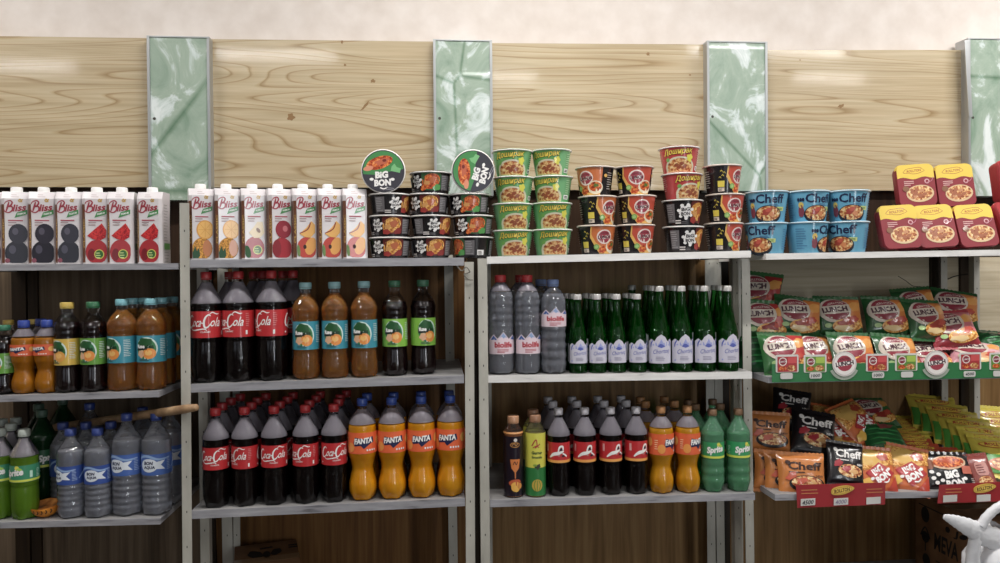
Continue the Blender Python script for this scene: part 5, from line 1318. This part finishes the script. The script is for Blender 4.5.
redc = mat('#a3141f', .4, 0, .5, .2)
def red_strip(pts, label, logo, tags, side):
    o = empty('price_strip'); tag(o, label, 'price strip', 'price strips')
    flat_child(o, 'strip_panel', quad(pts, YS), YS, redc, .0015, lambda A: [A.lines(P(x, y, YS).x-.028, P(x, y, YS).z, .060, 2, .010, .003, mat('#c8783a', .5), 5) for x, y in side])
    c = P(logo[0], logo[1], YS)
    flat_child(o, 'logo_oval', [(c.x+.037*math.cos(a*PI/16)*(1+.08*math.cos(3*a*PI/16)), c.z+.0135*math.sin(a*PI/16)+.13*.037*math.cos(a*PI/16)) for a in range(32)], YS-.003, mat('#d8b02a', .4), .002, lambda A: (A.ell(c.x, c.z, .032, .0095, mat('#b5741a', .4), 8, wob=.1), A.ell(c.x, c.z, .031, .0085, mat('#e8c23a', .4), 8, wob=.1), A.text('ROLLTON', c.x, c.z, .050, .0115, mat('#5a2a12', .4), .1, 8, .04)))
    for px, py, txt in tags:
        t = P(px, py, YS)
        flat_child(o, 'price_tag', [(t.x+x, t.z+z) for x, z in ((-.023, -.0105), (.023, -.0095), (.0235, .0115), (-.0225, .0105))], YS-.0028, TAGM, .001, (lambda A, t=t, txt=txt: A.text(txt, t.x, t.z, .036, .013, INK if txt == '4500' else mat('#8a7f9a', .6), .25, 4, .015)) if txt else None)
red_strip([(797.5, 508), (885, 504.5), (885.5, 482.5), (796, 485)], 'red price strip with yellow oval, below the black noodle pack', (841.5, 490), ((807.5, 502, '4500'), (840.5, 501.5, '4000'), (873, 500.5, '')), ((810, 490), (875, 489)))
red_strip([(937.5, 503.5), (1070, 499), (1070, 478), (939.5, 485)], 'red price strip behind the white bag', (983.5, 488), ((949.5, 498.5, ''), (983, 498, ''), (1030, 496, '')), ((954, 489),))
# --- cartons on the low boards
KRAFT = noisy('kraft_card', [(.3, '#6a4a30'), (.6, '#8a6544'), (.8, '#957050')], (12, 12, 12), 5, .8)
def box_carton(w, d, h, art, flap):
    r = empty('cardboard_box'); b = MB(); b.box((-w/2, -d/2, 0), (w/2, d/2, h), KRAFT)
    A = Art(); art(A); emit(b, A, lambda u, v, l: (-w/2-l-.0004, -u, v)); b.build('box_walls', r, smooth=False)
    for s_ in (-1, 1):
        f = MB(); f.box((-w/2+.001, min(s_*.002, s_*d/2), h), (w/2-.001, max(s_*.002, s_*d/2), h+.004), KRAFT)
        if flap:
            A = Art(); flap(A, s_); emit(f, A, lambda u, v, l: (u, v, h+.0045+l))
        f.build('flap', r, smooth=False)
    t = MB(); t.box((-w/2, -.022, h+.0042), (w/2, .022, h+.0048), mat('#8a6a48', .3)); t.build('tape', r, smooth=False)
    return r
BLKI = mat('#1a1614', .7)
def meva(A):
    A.text('MEVA', -.008, .128, .120, .060, BLKI, .05, 0, .03); A.text('J', .04, .185, .02, .03, BLKI, .2, 0, .03); A.ell(-.0, .19, .012, .010, BLKI, 30); A.ell(.075, .19, .02, .008, BLKI, 20)
    A.ell(-.115, .205, .022, .028, BLKI); A.ell(-.115, .125, .020, .02, BLKI); A.rect(-.115, .10, .006, .05, BLKI); A.stroke([(-.14, .125), (-.115, .16), (-.09, .125)], .006, BLKI)
    A.ell(.14, .13, .02, .014, BLKI); A.rect(0, .235, .3, .004, BLKI); A.ell(-.11, .045, .02, .022, BLKI); A.rect(.03, .06, .18, .004, BLKI)
bx_ = box_carton(.30, .34, .262, meva, lambda A, s_: A.rect(.02, s_*.08, .2, .03, BLKI))
c = P(914, 505, .375); bx_.location = (c.x+.152, .20, LOW); tag(bx_, 'brown cardboard box with black lettering behind the white bag', 'box')
def paw(A, s_):
    if s_ < 0: return
    A.ell(-.035, .05, .022, .035, BLKI, 20, wob=.1); A.ell(.0, .04, .012, .03, BLKI); A.ell(.03, .055, .016, .03, BLKI, -15, wob=.1); A.rect(.0, .10, .04, .014, BLKI, 8); A.lines(.07, .10, .03, 2, .02, .012, BLKI, 2)
bx2 = box_carton(.20, .30, .172, lambda A: A.lines(-.08, .12, .12, 3, .02, .008, BLKI, 3), paw)
c = P(268, 545, .25); bx2.location = (c.x, .235, LOW); bx2.rotation_euler = (0, 0, rad(14)); tag(bx2, 'brown cardboard box with black print on the board under the colas', 'box')
# --- white carrier bag
def bag():
    root = empty('carrier_bag'); film = clear('white_film', '#e8e8ea', '#f4f4f7', .80, .6, .25, 1.0, 45)
    hh = .36; loops = []; n = 40
    for k in range(15):
        t = k/14; z = hh*t; rx = .150*(1-.10*t+.12*math.sin(t*PI)); ry = .085*(1-.18*t+.1*math.sin(t*PI))
        if t > .8: rx *= 1-.35*(t-.8)/.2; ry *= 1-.55*(t-.8)/.2
        row = []
        for i in range(n):
            a = 2*PI*i/n; nn = mnoise.noise(Vector((math.cos(a)*2.2, math.sin(a)*2.2, z*9)))*.09+.05*math.sin(a*7+z*22)*t+mnoise.noise(Vector((math.cos(a)*6, math.sin(a)*6, z*30)))*.03
            row.append((rx*math.cos(a)*(1+nn), ry*math.sin(a)*(1+nn), z+(.012*math.sin(a*3) if t > .9 else 0)))
        loops.append(row)
    b = MB(); b.loft(loops, film, True, False); b.build('bag_body', root, angle=80)
    def ribbon(px, Yb, flat):
        L = []
        for x, y, hw, dY in px:
            q = P(x, y, Yb+dY)-Vector(BAG); L.append((q, hw*mpp(1.0, Yb)))
        ps = catmull([tuple(q) for q, _ in L], 7); k = len(ps); rr2 = []
        for i in range(k):
            f = i/(k-1)*(len(L)-1); a = int(min(f, len(L)-2)); rr2.append((L[a][1]+(L[a+1][1]-L[a][1])*(f-a))*(1+.06*math.sin(i*2.3)))
        b = MB(); b.tube(ps, [q/flat for q in rr2], film, 16, flat); return b.build('handle', root, angle=80)
    ribbon([(943.5, 516.5, 2.2, -.02), (953, 520, 5.5, -.02), (966, 526, 8.5, -.02), (982, 534, 11, -.01), (1000, 541, 12, 0), (1022, 552, 16, .03)], -.27, 2.4)
    ribbon([(973, 575, 8, 0), (973.5, 548, 7, -.01), (981, 526, 5.5, -.015), (993, 511, 5, -.015), (1008, 504, 5, -.01), (1026, 508, 7, .0), (1038, 530, 8, .02), (1040, 560, 9, .04)], -.27, 1.5)
    return root
c = P(1018, 545, -.24); BAG = (c.x, -.24, LOW); bg = bag(); bg.location = BAG; tag(bg, 'white thin plastic carrier bag with knotted handles beside the brown box', 'bag')
# --- bits of wire
def wire(pts, r, label, m):
    q = MB(); q.tube(catmull(pts, 6), r, m, 6); tag(q.build('wire', angle=80), label, 'wire')
W = lambda l: [tuple(P(x, y, Y)) for x, y, Y in l]
wire(W([(457, 266, -.004), (462, 271, -.008), (466, 267, -.010), (470, 272, -.010), (464, 274, -.008), (468, 279, -.010), (473, 280, -.006)]), .0016, 'thin grey wire twisted round the top of the post beside the black bowls', mat('#6f6c64', .5))
wire(W([(898, 276, .4295), (906, 281, .4295), (913, 286, .4295), (920, 286.5, .4295)]), .0012, 'thin dark wire stuck on the pale board above the noodle packs', mat('#4a4640', .6))
wire(W([(948, 279, .37), (956, 276, .40), (968, 274, .37)]), .002, 'short black wire stretched between the two back posts', mat('#1a1816', .6))
